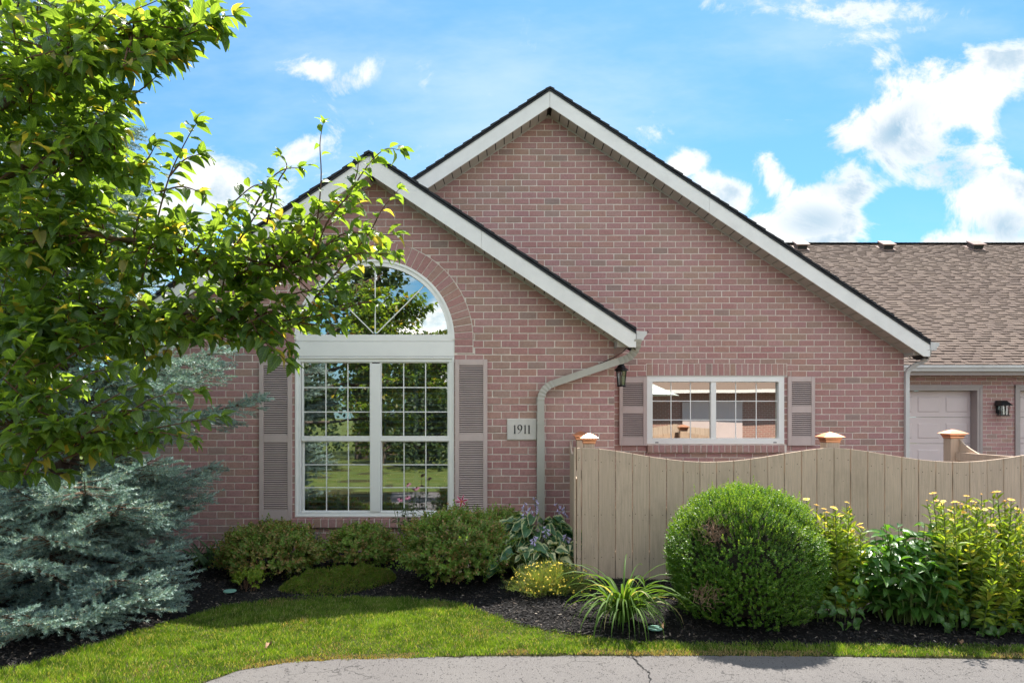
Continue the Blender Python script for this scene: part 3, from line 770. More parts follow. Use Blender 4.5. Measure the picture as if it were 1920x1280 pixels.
d2 = rect_path(MB(), bend(A, B, C_, 9) + bend(C_, E, G, 9)[1:], .05, .05, ribs={1, 3, 5, 7}).build('downspout', M['gutter'], house)
rect_path(MB(), [G, Vector((G.x, G.y, .1))], .05, .05).build('downspout_pipe', M['gutter'], d2)
# black cable from eave along the spout
MB().tube([P(1186, 636, 7.6), P(1180, 645, 7.65), P(1168, 660, 7.7), P(1155, 668, 7.75), P(1120, 684, 7.78)], .004, 5).build('cable', M['black'], house)
MB().tube([P(1213, 619, 7.5), P(1216, 622, 7.5), P(1213, 624, 7.5)], .004, 5).build('hook', M['black'], house)

# ---- windows
def bar(x0, x1, z0, z1, y0, y1, name, parent, mat=None, c=.002): return MB().box(x0, x1, y0, y1, z0, z1, c).build(name, mat or M['vinyl'], parent)
yf = D1 + .012
def frame_mesh(name, x0, x1, z0, z1, t, y0, y1, parent, mat=None, tb=None):
    tb = tb or t; mb = MB()
    mb.box(x0, x1, y0, y1, z0, z0 + tb, .003); mb.box(x0, x1, y0, y1, z1 - t, z1, .003)
    mb.box(x0, x0 + t, y0, y1, z0 + tb, z1 - t, .003); mb.box(x1 - t, x1, y0, y1, z0 + tb, z1 - t, .003)
    return mb.build(name, mat or M['vinyl'], parent)
z_top = Z(668, D1)
arched = frame_mesh('window', wx0, wx1, wz0, z_top - .004, X(566, D1) - wx0 - .02, yf, D1 + .09, house)
arched['label'] = 'tall double window under the arch'
# outer moulding step
frame_mesh('outer_frame', wx0 + .0005, wx1 - .0005, wz0 + .0005, z_top - .0045, .022, yf - .016, yf - .0005, arched)
mull0, mull1 = X(693.5, D1), X(713, D1)
bar(mull0, mull1, wz0 + .06, z_top - .08, yf - .010, D1 + .09, 'mullion', arched)
bar(wx0, wx1, z_top, Z(640, D1), yf - .004, D1 + .05, 'transom_board', arched, M['vinyl'])
bar(wx0 - .004, wx1 + .004, z_top - .0035, z_top - .0005, yf - .012, yf, 'transom_joint', arched, M['gap'], 0)
glass_top, glass_bot, rail0, rail1 = Z(680, D1), Z(958, D1), Z(826.5, D1), Z(817, D1)
def sash(x0, x1, z0, z1, y, parent, nx, nz, fr=.022, mt=.012, glass='glass'):
    frame_mesh('sash', x0, x1, z0, z1, fr, y, y + .03, parent)
    gx0, gx1, gz0, gz1 = x0 + fr, x1 - fr, z0 + fr, z1 - fr
    for i in range(1, nx):
        xx = gx0 + (gx1 - gx0) * i / nx; bar(xx - mt / 2, xx + mt / 2, gz0 + .0005, gz1 - .0005, y + .010, y + .021, 'muntin', parent)
    for j in range(1, nz):
        zz = gz0 + (gz1 - gz0) * j / nz
        for i in range(nx):
            xa = gx0 + (gx1 - gx0) * i / nx + (mt / 2 + .0005 if i else .0005); xb = gx0 + (gx1 - gx0) * (i + 1) / nx - (mt / 2 + .0005 if i < nx - 1 else .0005)
            bar(xa, xb, zz - mt / 2, zz + mt / 2, y + .011, y + .020, 'muntin', parent)
    for i in range(nx):
        for j in range(nz):
            a, b2 = gx0 + (gx1 - gx0) * i / nx, gx0 + (gx1 - gx0) * (i + 1) / nx; c, d = gz0 + (gz1 - gz0) * j / nz, gz0 + (gz1 - gz0) * (j + 1) / nz
            mk('pane', [(a, y + .016, c), (b2, y + .016, c), (b2, y + .016, d), (a, y + .016, d)], [(0, 1, 2, 3)], M[glass], parent)
s_in = .013
for (a, b2) in ((X(564, D1), mull0 + s_in), (mull1 - s_in, X(842, D1))):
    sash(a, b2, rail1 - .028, glass_top + .022, yf + .018, arched, 3, 3)
    sash(a, b2, glass_bot - .022, rail0 + .010, yf + .044, arched, 3, 3)
    bar(a, b2, rail0 - .002, rail1, yf + .008, yf + .0175, 'check_rail', arched)
# arched light
arch = MB(); NA = 48; fo, fi = R0, R0 - .075
for i in range(NA):
    a0, a1 = math.pi * i / NA, math.pi * (i + 1) / NA
    c = [(WCX + r * math.cos(a), AZ + r * math.sin(a)) for r, a in ((fi, a0), (fo, a0), (fo, a1), (fi, a1))]
    arch.prism(c, yf - .004, D1 + .09)
al = arch.build('arched_window', M['vinyl'], house)
al['label'] = 'half-round light over the tall window'
arch = MB()
for i in range(NA):
    a0, a1 = math.pi * i / NA, math.pi * (i + 1) / NA
    arch.prism([(WCX + r * math.cos(a), AZ + r * math.sin(a)) for r, a in ((fo - .028, a0), (fo - .001, a0), (fo - .001, a1), (fo - .028, a1))], yf - .018, yf - .0045)
arch.build('outer_frame', M['vinyl'], al)
bar(wx0 + .001, wx1 - .001, Z(639.6, D1), Z(627, D1), yf - .005, D1 + .09, 'bottom_rail', al)
gz = Z(627, D1) + .0005; gR = fi + .003
for ang in (45, 90, 135):
    a = math.radians(ang); dx, dz = math.cos(a), math.sin(a); L = math.sqrt(gR ** 2 - 0) - .02; o = Vector((WCX, 0, gz))
    q = [(WCX + dx * t + nx_ * .006, gz + dz * t + nz_ * .006) for t, nx_, nz_ in ((.03, -dz, dx), (L - .01, -dz, dx), (L - .01, dz, -dx), (.03, dz, -dx))]
    MB().prism(q, yf + .028 + ang * 1e-5, yf + .040, .001).build('muntin', M['vinyl'], al)
for k in range(4):
    pts = [(WCX, gz)] + [(WCX + (gR - .0) * math.cos(a), max(gz, AZ + gR * math.sin(a))) for a in [math.pi / 4 * (k + t / 10) for t in range(11)]]
    mk('pane', [(x_, yf + .034, z_) for x_, z_ in pts], [tuple(range(len(pts)))], M['glass_arch'], al)
# main window
ym = D2 + .01
mwin = frame_mesh('window', mw['x0'], mw['x1'], mw['z0'], mw['z1'], .075, ym - .012, D2 + .08, house)
mwin['label'] = 'low sliding window above the fence'
sx0, sx1, sz0, sz1 = X(1222.5, D2) - .012, X(1459.5, D2) + .012, Z(822.5, D2) - .012, Z(716, D2) + .012
mid0, mid1 = X(1334, D2), X(1343, D2)
sash(sx0, mid0 + .004, sz0, sz1, ym + .016, mwin, 3, 3, .014, .012, 'glass_low')
sash(mid1 - .012, sx1, sz0, sz1, ym + .030, mwin, 3, 3, .014, .012, 'glass_low')
bar(mid0 - .005, mid1, sz0 + .01, sz1 - .01, ym - .004, ym + .0155, 'meeting_stile', mwin)
for px_ in (1228.5, 1450): bar(X(px_, D2), X(px_ + 6, D2), Z(830, D2), Z(828.4, D2), ym - .0145, ym - .0125, 'weep_hole', mwin, M['ink'], 0)
bar(mw['x0'] - .002, mw['x1'] + .03, mw['z1'] + .0, mw['z1'] + .009, D2 - .012, D2 - .003, 'drip_cap', mwin, M['soffit'], 0)
# rooms behind the panes
def room(x0, x1, z0, z1, y0, y1):
    V = [(x0, y0, z0), (x1, y0, z0), (x1, y0, z1), (x0, y0, z1), (x0, y1, z0), (x1, y1, z0), (x1, y1, z1), (x0, y1, z1)]
    mk('room', V, [(4, 5, 6, 7), (0, 1, 5, 4), (3, 7, 6, 2), (0, 4, 7, 3), (1, 2, 6, 5)], M['room'], house)
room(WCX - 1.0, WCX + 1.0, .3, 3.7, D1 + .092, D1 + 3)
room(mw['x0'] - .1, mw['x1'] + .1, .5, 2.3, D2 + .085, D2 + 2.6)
bl = MB()
for (a, b2) in ((X(569, D1), X(690, D1)), (X(716, D1), X(838, D1))):
    for half in (0, 1):
        xa, xb = a + (b2 - a) * half / 2 + .02, a + (b2 - a) * (half + 1) / 2 - .02
        z = glass_bot + .03
        while z < glass_top - .02:
            bl.obox(((xa + xb) / 2, D1 + .155, z), Vector((1, 0, 0)), Vector((0, .94, .34)), Vector((0, -.34, .94)), (xb - xa) / 2, .030, .004); z += .066
        for xx in (xa - .02, xb): bl.box(xx, xx + .022, D1 + .14, D1 + .17, glass_bot - .05, glass_top + .02)
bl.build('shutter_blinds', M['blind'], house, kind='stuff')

# ---- louvred shutters
slat_meshes = {}
def shutter(px0, px1, py0, py1, d, splits, head, first):
    """splits: list of (py_top, py_bottom) of the louvred fields"""
    x0, x1, z0, z1 = X(px0, d), X(px1, d), Z(py1, d), Z(py0, d); y = d - .034
    st = .048
    fr = MB(); fr.box(x0, x0 + st, y, d - .004, z0, z1, .003); fr.box(x1 - st, x1, y, d - .004, z0, z1, .003)
    cuts = [(Z(b2, d), Z(a, d)) for a, b2 in splits]; cuts.sort()
    lo = z0
    for c0, c1 in cuts:
        fr.box(x0 + st, x1 - st, y + .0015, d - .004, lo, c0, .003); lo = c1
    fr.box(x0 + st, x1 - st, y + .0015, d - .004, lo, z1, .003)
    sh = fr.build('shutter', M['shutter'], house)
    # raised curved head line
    n = 10; hp = [(x0 + st + (x1 - x0 - 2 * st) * t / n, Z(splits[0][0] - head, d) + .012 * math.sin(math.pi * t / n)) for t in range(n + 1)]
    hb = MB().tube([(a, y + .002, b2) for a, b2 in hp], .003, 5); hb.build('head_bead', M['shutter'], sh)
    MB().box(x0 + st, x1 - st, d - .012, d - .006, z0 + .05, z1 - .05).build('backing', M['gap'], sh)  # near-black sheet: shade between the slats is put into its colour
    pitch = .0248
    key = round(x1 - x0, 3)
    if key not in slat_meshes:
        hw = (x1 - x0) / 2 - st - .0005
        mb = MB().add([(-hw, -.009, -.011), (hw, -.009, -.011), (hw, -.012, -.007), (-hw, -.012, -.007), (-hw, .006, .0065), (hw, .006, .0065), (hw, .010, .002), (-hw, .010, .002)],
                      [(0, 1, 2, 3), (3, 2, 5, 4), (4, 5, 6, 7), (7, 6, 1, 0), (0, 3, 4, 7), (1, 6, 5, 2)])
        slat_meshes[key] = mesh_data('slat', mb.V, mb.F, M['shutter'])
    for c0, c1 in cuts:
        n = int((c1 - c0) / pitch); p_ = (c1 - c0) / n
        for i in range(n): link('slat', slat_meshes[key], sh, ((x0 + x1) / 2, y + .0145, c0 + (i + .5) * p_))
    bm_ = MB()
    for px_ in (x0 + .02, x1 - .02):
        for zz in (z0 + .10, z1 - .12, (z0 + z1) / 2 - .03): bm_.lathe((0, 0, 0), [(.006, 0), (.006, .003), (.003, .005)], 8)
        for k_ in range(3):
            seg = bm_.V[-24 * (3 - k_):][:24]
    bm_.V = []; bm_.F = []
    for px_ in (x0 + .02, x1 - .02):
        for zz in (z0 + .10, z1 - .12, (z0 + z1) / 2 + .02): bm_.obox((px_, y - .001, zz), Vector((.7, 0, .7)), Vector((0, 1, 0)), Vector((-.7, 0, .7)), .0055, .003, .0055)
    bm_.build('screws', M['shutter'], sh)
    return sh
shutter(487.5, 548.5, 676, 975, D1, [(686, 815), (829, 956)], 2, 1)['label'] = 'long shutter at the tree side of the arched window'
shutter(853.5, 914, 674, 975, D1, [(685, 813), (827, 956)], 2, 1)['label'] = 'long shutter on the number plaque side'
shutter(1160.5, 1212, 707, 835, D2, [(718, 762), (775, 819)], 2, 1)['label'] = 'short shutter behind the lantern'
shutter(1476, 1526.5, 706, 835, D2, [(716, 761), (774, 818)], 2, 1)['label'] = 'short shutter at the garage side'

# ================================================================== HOUSE NUMBER
plq = MB().box(px0, px1, D1 - .020, D1 + .006, pz0, pz1, .004).build('number_plaque', M['stone'], None)
props(plq, 'pale stone house number plaque reading 1911 beside the downspout', 'house number')
def digit_shapes():
    one = [[(.32, .07), (.60, .07), (.60, .93), (.32, .80)], [(.16, 0), (.76, 0), (.60, .075), (.32, .075)], [(.14, .82), (.40, .86), (.52, 1.0), (.40, .95)], [(.36, .78), (.54, .78), (.54, 1.0), (.46, .98)]]
    return one
dg = []
def put_digit(ch, x, z, w, h):
    mb = MB()
    if ch == '1':
        for k, s in enumerate(digit_shapes()): mb.prism([(x + a * w, z + b2 * h) for a, b2 in s], D1 - .0235 - k * 1e-4, D1 - .0195)
    else:
        n = 28; cx, cz = x + .48 * w, z + .70 * h
        for i in range(n):
            q = []
            for (t, ro_) in ((i, 1), (i + 1, 1), (i + 1, 0), (i, 0)):
                a = 2 * math.pi * t / n; th = .11 + .12 * abs(math.cos(a - .3)); rx, rz = .44, .30
                rr = 1 if ro_ else 0
                q.append((cx + math.cos(a) * (rx - (0 if rr else th)) * w, cz + math.sin(a) * (rz - (0 if rr else th * .55)) * h))
            mb.prism(q, D1 - .0235, D1 - .0195)
        m_ = 12
        for i in range(m_):
            q = []
            for t, s in ((i, 0), (i + 1, 0), (i + 1, 1), (i, 1)):
                u_ = t / m_; bx = .90 - .02 * u_ - .72 * u_ ** 2.2; bz = .72 - .74 * u_ ** 1.0
                wd = .17 * (1 - u_ * .75); q.append((x + (bx - (wd if s else 0)) * w, z + (bz + (0.03 * u_ if s else 0)) * h))
            mb.prism(q, D1 - .0236 - .0001 * (i % 2), D1 - .0194)
    mb.build('digit', M['ink'], plq)
hN = .102; z0_ = Z(812.6, D1)
for ch, pxx, wpx in (('1', 961.5, 8.0), ('9', 969.5, 10.8), ('1', 981.0, 7.6), ('1', 988.2, 8.0)):
    put_digit(ch, X(pxx, D1), z0_, wpx / F * D1, hN)

# ================================================================== LANTERNS
def lantern(c, s, label, bracket_dir):
    """hexagonal wall lantern, C = centre of the glass body"""
    c = Vector(c); t = thing('wall_lantern', label, 'lantern', c, 'black wall lanterns')
    h = .085 * s; r0, r1 = .045 * s, .062 * s
    fr = MB(); V0 = []; V1 = []
    for k in range(6):
        a = math.pi / 3 * k + .5; V0.append(c + Vector((r0 * math.cos(a), r0 * math.sin(a), -h))); V1.append(c + Vector((r1 * math.cos(a), r1 * math.sin(a), h)))
    for k in range(6): fr.tube([V0[k], V1[k]], .0055 * s, 4)
    fr.lathe(c + Vector((0, 0, -h)), [(.054 * s, -.012 * s), (.056 * s, 0), (.05 * s, .006 * s)], 6, .5)
    fr.lathe(c + Vector((0, 0, h)), [(.068 * s, -.006 * s), (.07 * s, .004 * s), (.06 * s, .008 * s)], 6, .5)
    fr.build('cage', M['black'], t)
    MB().lathe(c + Vector((0, 0, h + .006 * s)), [(.086 * s, 0), (.084 * s, .008 * s), (.055 * s, .032 * s), (.040 * s, .058 * s), (.030 * s, .064 * s), (.036 * s, .070 * s), (.034 * s, .078 * s), (.014 * s, .088 * s), (.010 * s, .100 * s), (.015 * s, .108 * s), (.004 * s, .125 * s), (.002 * s, .145 * s)], 12).build('cap', M['black'], t, smooth=False)
    V = []; Fc = []
    for k in range(6):
        i = len(V); V += [V0[k] * .99 + c * .01, V0[(k + 1) % 6] * .99 + c * .01, V1[(k + 1) % 6] * .99 + c * .01, V1[k] * .99 + c * .01]; Fc.append((i, i + 1, i + 2, i + 3))
    mk('glass', V, Fc, M['lampglass'], t)
    MB().lathe(c + Vector((0, 0, -h + .006 * s)), [(.020 * s, 0), (.021 * s, .10 * s), (.017 * s, .108 * s)], 12).build('candle', M['candle'], t, smooth=True)
    w = c + Vector(bracket_dir)
    br = MB().tube([c + Vector((0, 0, h + .03 * s)), c * .5 + w * .5 + Vector((0, 0, h + .012 * s)), w + Vector((0, 0, h))], .008 * s, 6)
    dx = Vector(bracket_dir).normalized(); sx = Vector((abs(dx.y), abs(dx.x), 0))
    br.obox(w + Vector((0, 0, h * .3)), sx, Vector((0, 0, 1)), dx, .028 * s, .11 * s, .006)
    br.build('bracket', M['black'], t)
    return t
lantern(P(1165, 709, 8.0), 1.0, 'hexagonal black lantern with a candle beside the low window', (-(X(1165, 8.0) - WR) + .004, .03, 0))
# ================================================================== GARAGE BUILDING
gar = thing('garage_building', 'long brown shingled garage wing with brick wall behind the fence', 'garage', (9, 14, 0))
def xg(px): return X(px, D3)
gz = lambda py: Z(py, D3)
d1x = (xg(1560), xg(1836)); d2x = (xg(1907), xg(2180))
doort = gz(727)
gw = wall_sheet('wall', gar, D3 + .007, 4.6, 15, -.1, [], [(d1x[0], d1x[1], -.1, doort), (d2x[0], d2x[1], -.1, doort)], 2.75)
gb = MB(); gl = []
CO_S, BL_S = CO, BL_
for p in field(4.6, 15, -.05, 2.74, gz(745), xg(1850), [], [(d1x[0], d1x[1], -.2, doort), (d2x[0], d2x[1], -.2, doort)], []):
    px_, py_ = pxy(p[0][0], p[0][1], D3)
    if 1838 < px_ < 1906 and 740 < py_ < 850 and is_full(p):
        cx = sum(q[0] for q in p) / 4; cz = sum(q[1] for q in p) / 4
        link('brick', random.choice(_full), gw, (cx, D3 + random.uniform(-.002, .0015), cz))
    else: gb.prism(jitter(p), D3 + random.uniform(-.002, .0015), D3 + .06, .004)
gb.build('brickwork', M['brick'], gar, kind='stuff')
def garage_door(x0, x1):
    tr = MB(); w = .11
    tr.box(x0, x0 + .05, D3 - .02, D3 + .22, 0, doort - .05); tr.box(x1 - .05, x1, D3 - .02, D3 + .22, 0, doort - .05)
    tr.box(x0, x1, D3 - .021, D3 + .22, doort - .05, doort)
    t = tr.build('door_frame', M['trim'], gar)
    x0 += .052; x1 -= .052; top = doort - .052; y = D3 + .18; rows = 4; hh = (top - .0) / rows
    for i in range(rows):
        mb = MB(); mb.box(x0, x1, y, y + .04, i * hh + .003, (i + 1) * hh - .003, .004)
        o = mb.build('garage_door_section', M['garage'], gar)
        n = max(2, round((x1 - x0) / .56)); pw = (x1 - x0) / n
        for k_ in range(n):
            a, b2 = x0 + k_ * pw + .06, x0 + (k_ + 1) * pw - .06; c, d = i * hh + .10, (i + 1) * hh - .12
            q = MB()
            # sunk border then raised field
            q.add([(a, y - .0005, c), (b2, y - .0005, c), (b2, y - .0005, d), (a, y - .0005, d), (a + .02, y - .012, c + .02), (b2 - .02, y - .012, c + .02), (b2 - .02, y - .012, d - .02), (a + .02, y - .012, d - .02)],
                  [(4, 5, 6, 7), (0, 1, 5, 4), (1, 2, 6, 5), (2, 3, 7, 6), (3, 0, 4, 7)])
            q.build('raised_panel', M['garage'], o)
garage_door(*d1x); garage_door(*d2x)
MB().box(xg(1836) - .0, xg(1836) + .05, D3 - .03, D3 - .003, 0, doort + .05).build('trim', M['trim'], gar)
MB().box(4.6, xg(1836) + .05, D3 - .031, D3 - .003, doort, doort + .06).build('trim', M['trim'], gar)
MB().box(d2x[0] - .05, d2x[0], D3 - .03, D3 - .003, 0, doort + .05).build('trim', M['trim'], gar)
MB().box(d2x[0] - .05, 15, D3 - .031, D3 - .003, doort + .0, doort + .06).build('trim', M['trim'], gar)
# roof
ye, ze = 13.25, Z(684, 13.25); yr = 21.2; zr = Z(457.5, 21.2)
sl = Vector((0, yr - ye, zr - ze)); SLn = sl.length; sl.normalize(); nn = Vector((0, -sl.z, sl.y))
rf = mk('roof', [(4.2, ye, ze - .02), (17, ye, ze - .02), (17, yr, zr - .02), (4.2, yr, zr - .02), (4.2, 29, ze - .02), (17, 29, ze - .02)], [(0, 1, 2, 3), (3, 2, 5, 4)], M['gap'], gar)
mk('gable_end', [(17, ye + .3, -.1), (17, 28.7, -.1), (17, 28.7, ze - .03), (17, yr, zr - .03), (17, ye + .3, ze - .03)], [(0, 1, 2, 3, 4)], M['mortar'], gar)
rr = MB(); indiv = []; exp_ = .131; rows = int(SLn / exp_)
for i in range(rows):
    s0 = i * exp_; x = 4.2 - random.uniform(0, .3); thick = True
    while x < 16.9:
        w = random.uniform(.16, .28) if thick else random.uniform(.14, .26)
        xa, xb = x + .001, x + w - .001; h = .018 if thick else .010; x += w; thick = not thick
        if random.random() < .12: thick = not thick
        s1 = s0 - .006 + random.uniform(-.002, .002); s2 = s0 + exp_ + .02
        o = Vector((0, ye, ze)); a = o + sl * s1; b2 = o + sl * s2
        V = [a + nn * .001, a + nn * h * 1.5, b2 + nn * .001]
        VV = [(xa, v.y, v.z) for v in V] + [(xb, v.y, v.z) for v in V]
        FF = [(0, 3, 4, 1), (1, 4, 5, 2), (0, 1, 2), (3, 5, 4)]
        pxs = PX + xa / a.y * F
        left_lim = 1700 if i < 4 else max(1480, 1745 - (i - 3) * 7.2)
        if left_lim < pxs < 1920 and thick is False and len(indiv) < 300: indiv.append((VV, FF))
        else: rr.add(VV, FF)
for VV, FF in indiv: mk('shingle', VV, FF, M['roof'], rf)
rr.build('shingles', M['roof'], rf, kind='stuff')
rc = MB()
x = 4.2
while x < 17: rc.prism([(x, zr - .02), (x + .30, zr - .02), (x + .29, zr + .022), (x, zr + .012)], yr - .12, yr + .12); x += .14
rc.build('ridge_cap', M['roof'], rf, kind='stuff')
gp = [(0, 0), (0, -.12), (-.085, -.12), (-.095, -.085), (-.125, -.05), (-.125, -.008), (-.118, -.008), (-.118, -.05), (-.09, -.08), (-.08, -.112), (-.006, -.112), (-.006, 0)]
V = [(xx, ye - .02 + a, ze - .005 + b2) for xx in (MR + .1, 17) for a, b2 in gp]; n = len(gp)
mk('gutter', V, [(i, i + n, (i + 1) % n + n, (i + 1) % n) for i in range(n)], M['gutter'], gar)
MB().box(4.6, 15, ye + .0, D3 - .004, ze - .17, ze - .15).build('soffit', M['trim'], gar)
MB().box(4.6, 15, ye - .018, ye + .01, ze - .20, ze - .02).build('fascia', M['trim'], gar)
for px_ in (1500, 1660, 1827):
    s = SLn - .55; c = Vector((0, ye, ze)) + sl * s; c.x = (px_ - PX) / F * c.y
    v = MB(); v.obox(c + nn * .09, Vector((1, 0, 0)), sl, nn, .15, .16, .07)
    o = v.build('roof_vent', M['roof'], gar)
    v = MB(); v.obox(c + nn * .175, Vector((1, 0, 0)), sl, nn, .20, .20, .015); v.build('vent_hood', M['hood'], o)
    v = MB(); v.obox(c + nn * .085 - sl * .163, Vector((1, 0, 0)), sl, nn, .13, .003, .05); v.build('vent_opening', M['gap'], o)
    v = MB(); v.obox(c + nn * .022, Vector((1, 0, 0)), sl, nn, .22, .22, .004); v.build('flashing', M['hood'], o)
# lantern on the garage pier: squarer with a sloped hood
c = P(1881, 763, D3 - .14); t = thing('wall_lantern', 'black box lantern on the brick pier between the garage doors', 'lantern', c, 'black wall lanterns')
MB().prism([(c.x - .15, c.z + .10), (c.x + .10, c.z + .04), (c.x + .10, c.z + .02), (c.x - .15, c.z + .02)], c.y - .08, D3 - .01, .004)
hood = MB(); hood.add([(c.x - .115, c.y - .12, c.z + .03), (c.x + .115, c.y - .12, c.z + .03), (c.x + .115, c.y + .09, c.z + .03), (c.x - .115, c.y + .09, c.z + .03), (c.x - .06, c.y - .02, c.z + .13), (c.x + .06, c.y - .02, c.z + .13), (c.x + .06, c.y + .13, c.z + .13), (c.x - .06, c.y + .13, c.z + .13)],
                      [(3, 2, 1, 0), (4, 5, 6, 7), (0, 1, 5, 4), (1, 2, 6, 5), (2, 3, 7, 6), (3, 0, 4, 7)]); hood.build('hood', M['black'], t)
b_ = MB()
for i_ in (-1, 0, 1):
    for j_ in (-1, 1): b_.tube([c + Vector((i_ * .07, j_ * .07, .03)), c + Vector((i_ * .06, j_ * .06, -.16))], .008, 4)
b_.box(c.x - .08, c.x + .08, c.y - .08, c.y + .08, c.z - .175, c.z - .155); b_.build('cage', M['black'], t)
MB().box(c.x - .055, c.x + .055, c.y - .055, c.y + .055, c.z - .15, c.z + .02).build('glass', M['lampglass'], t)
MB().lathe(c + Vector((0, 0, -.15)), [(.025, 0), (.03, .06), (.012, .10)], 10).build('bulb', M['candle'], t, smooth=True)
MB().box(c.x - .05, c.x + .05, D3 - .02, D3 - .003, c.z - .12, c.z + .12).build('back_plate', M['black'], t)

# ================================================================== FENCES
def scallop(px):
    """py of the front fence's top at px"""
    c = (px - 1562) / 233.5 if px > 1328 else (px - 1095) / 233.5
    ph = abs(((px - 1095) / 467) % 1.0); s = .5 - .5 * math.cos(2 * math.pi * ph)
    s = s ** .8
    return 839 + 26.5 * s
FD = 6.2
def post_cap(c, s, parent):
    """low copper pyramid on a stepped collar; C = top centre of the post"""
    r2 = math.sqrt(2)
    mb = MB(); q = math.pi / 4
    mb.lathe(c, [(.062 * s * r2, -.03), (.067 * s * r2, -.022), (.067 * s * r2, -.010), (.072 * s * r2, -.002), (.078 * s * r2, .006), (.078 * s * r2, .020)], 4, q)
    o = mb.build('cap_collar', M['copper'], parent)
    MB().lathe(c + Vector((0, 0, .020)), [(.098 * s * r2, 0), (.098 * s * r2, .004), (.055 * s * r2, .028), (.012 * s, .046)], 4, q).build('post_cap', M['copper'], parent)
def fence_post(x, y, w, z1, parent, cap=1.0):
    MB().box(x - w / 2, x + w / 2, y - w / 2, y + w / 2, -.05, z1, .004).build('post', M['wood'], parent)
    post_cap(Vector((x, y, z1 + .004)), cap, parent)
fe = thing('wooden_fence', 'tan wooden board fence with scalloped top along the flower bed', 'fence', (X(1560, FD), FD, 0), 'tan board fences round the courtyard')
pitch_px = 31.75; x_px = 1090.8; nails = MB(); i = 0
MB_first = True
def picket(pa, pb, d=FD, zb=.125):
    yj = random.uniform(-.002, .002)
    gp_ = random.choice((.7, .9, 1.1, 1.5))
    a, b2 = pa + gp_ * .5, pb - gp_ * .5
    m_ = (a + b2) / 2
    poly = [(X(a, d), zb + random.uniform(-.006, .006)), (X(b2, d), zb + random.uniform(-.006, .006)), (X(b2, d), Z(scallop(b2), d)), (X(m_, d), Z(scallop(m_), d)), (X(a, d), Z(scallop(a), d))]
    MB().prism(poly, d + yj, d + yj + .017, .0025).build('picket', M['wood'], fe)
    for q in (a + 6, b2 - 6):
        for zz in (Z(scallop(m_) + 21 + random.uniform(-3, 3), d), .33, .72):
            if random.random() < .9: nails.obox((X(q + random.uniform(-2, 2), d), d + yj - .0005, zz + random.uniform(-.01, .01)), Vector((1, 0, 0)), Vector((0, 1, 0)), Vector((0, 0, 1)), .0032, .001, .0032)
picket(1081.0, 1090.2)
while x_px < 2030:
    w = pitch_px + random.uniform(-.5, .5)
    if 1525 < x_px + w < 1560: w = (1561.5 - x_px) / max(1, round((1561.5 - x_px) / pitch_px))
    picket(x_px, x_px + w); x_px += w
nails.build('nails', M['gap'], fe, kind='stuff')
fx1 = X(2030, FD)
for zz in (.30, .70, 1.04):
    MB().box(X(1086, FD), fx1, FD + .021, FD + .058, zz, zz + .085, .003).build('rail', M['wood'], fe)
fence_post(X(1104, 6.32), 6.32, .098, Z(826, 6.32), fe, .84)
fence_post(X(1556, 6.32), 6.32, .125, Z(824, 6.32), fe, 1.0)
fence_post(X(2020, 6.32), 6.32, .125, Z(824, 6.32), fe, 1.0)
# left return towards the wing
fl = thing('wooden_fence', 'short end run of the tan fence turning to the house wall by the hostas', 'fence', (.62, 7, 0), 'tan board fences round the courtyard')
p0, p1 = Vector((X(1080, FD), FD + .002, 0)), Vector((X(1071, 7.72), 7.72, 0)); L = (p1 - p0).length; dr = (p1 - p0).normalized(); nr = Vector((-dr.y, dr.x, 0))
N = 10
for i in range(N):
    a, b2 = L * i / N + .003, L * (i + 1) / N - .003
    def top(t): return 1.335 - .105 * math.sin(math.pi * min(1, t / L)) ** .8
    V = []
    for off in (0, .017):
        for t, z in ((a, .12), (b2, .12), (b2, top(b2)), (a, top(a))): v = p0 + dr * t + nr * off; V.append((v.x, v.y, z))
    mk('picket', V, [(0, 1, 2, 3), (7, 6, 5, 4), (0, 4, 5, 1), (1, 5, 6, 2), (2, 6, 7, 3), (3, 7, 4, 0)], M['wood'], fl)
for zz in (.3, 1.0):
    q = MB(); c = (p0 + p1) / 2 - nr * .022; q.obox((c.x, c.y, zz), dr, nr, Vector((0, 0, 1)), L / 2 - .05, .018, .043); q.build('rail', M['wood'], fl)
fence_post(X(1089, 7.6), 7.6, .098, Z(820, 7.6), fl, .9)
# right return with the rail on its inner face
fr_ = thing('wooden_fence', 'inner run of the tan fence in front of the pink garage door', 'fence', (4.8, 7, 0), 'tan board fences round the courtyard')
p0, p1 = Vector((4.80, 7.33, 0)), Vector((4.86, 6.24, 0)); L = (p1 - p0).length; dr = (p1 - p0).normalized(); nr = Vector((-dr.y, dr.x, 0))
N = 7
def rtop(t):
    u_ = t / L; return 1.375 - .19 * math.sin(math.pi * min(1, u_ * .98) * .5 * 2) ** .75 if u_ < .5 else 1.375 - .19 * math.sin(math.pi * u_) ** .75
for i in range(N):
    a, b2 = L * i / N + .002, L * (i + 1) / N - .002; V = []
    ts = [a, (a + b2) / 2, b2]
    for off in (0, .017):
        for t, z in ((a, .12), (b2, .12), (b2, rtop(b2)), (ts[1], rtop(ts[1])), (a, rtop(a))): v = p0 + dr * t + nr * off; V.append((v.x, v.y, z))
    mk('picket', V, [(0, 1, 2, 3, 4), (9, 8, 7, 6, 5), (0, 5, 6, 1), (1, 6, 7, 2), (2, 7, 8, 3), (3, 8, 9, 4), (4, 9, 5, 0)], M['wood'], fr_)
for zz in (.30, 1.145):
    q = MB(); c = (p0 + p1) / 2 - nr * .024; q.obox((c.x, c.y, zz + .04), dr, nr, Vector((0, 0, 1)), L / 2 - .012, .019, .043); q.build('rail', M['wood'], fr_)
fence_post(X(1787, 7.4), 7.4, .128, Z(817, 7.4), fr_, 1.08)

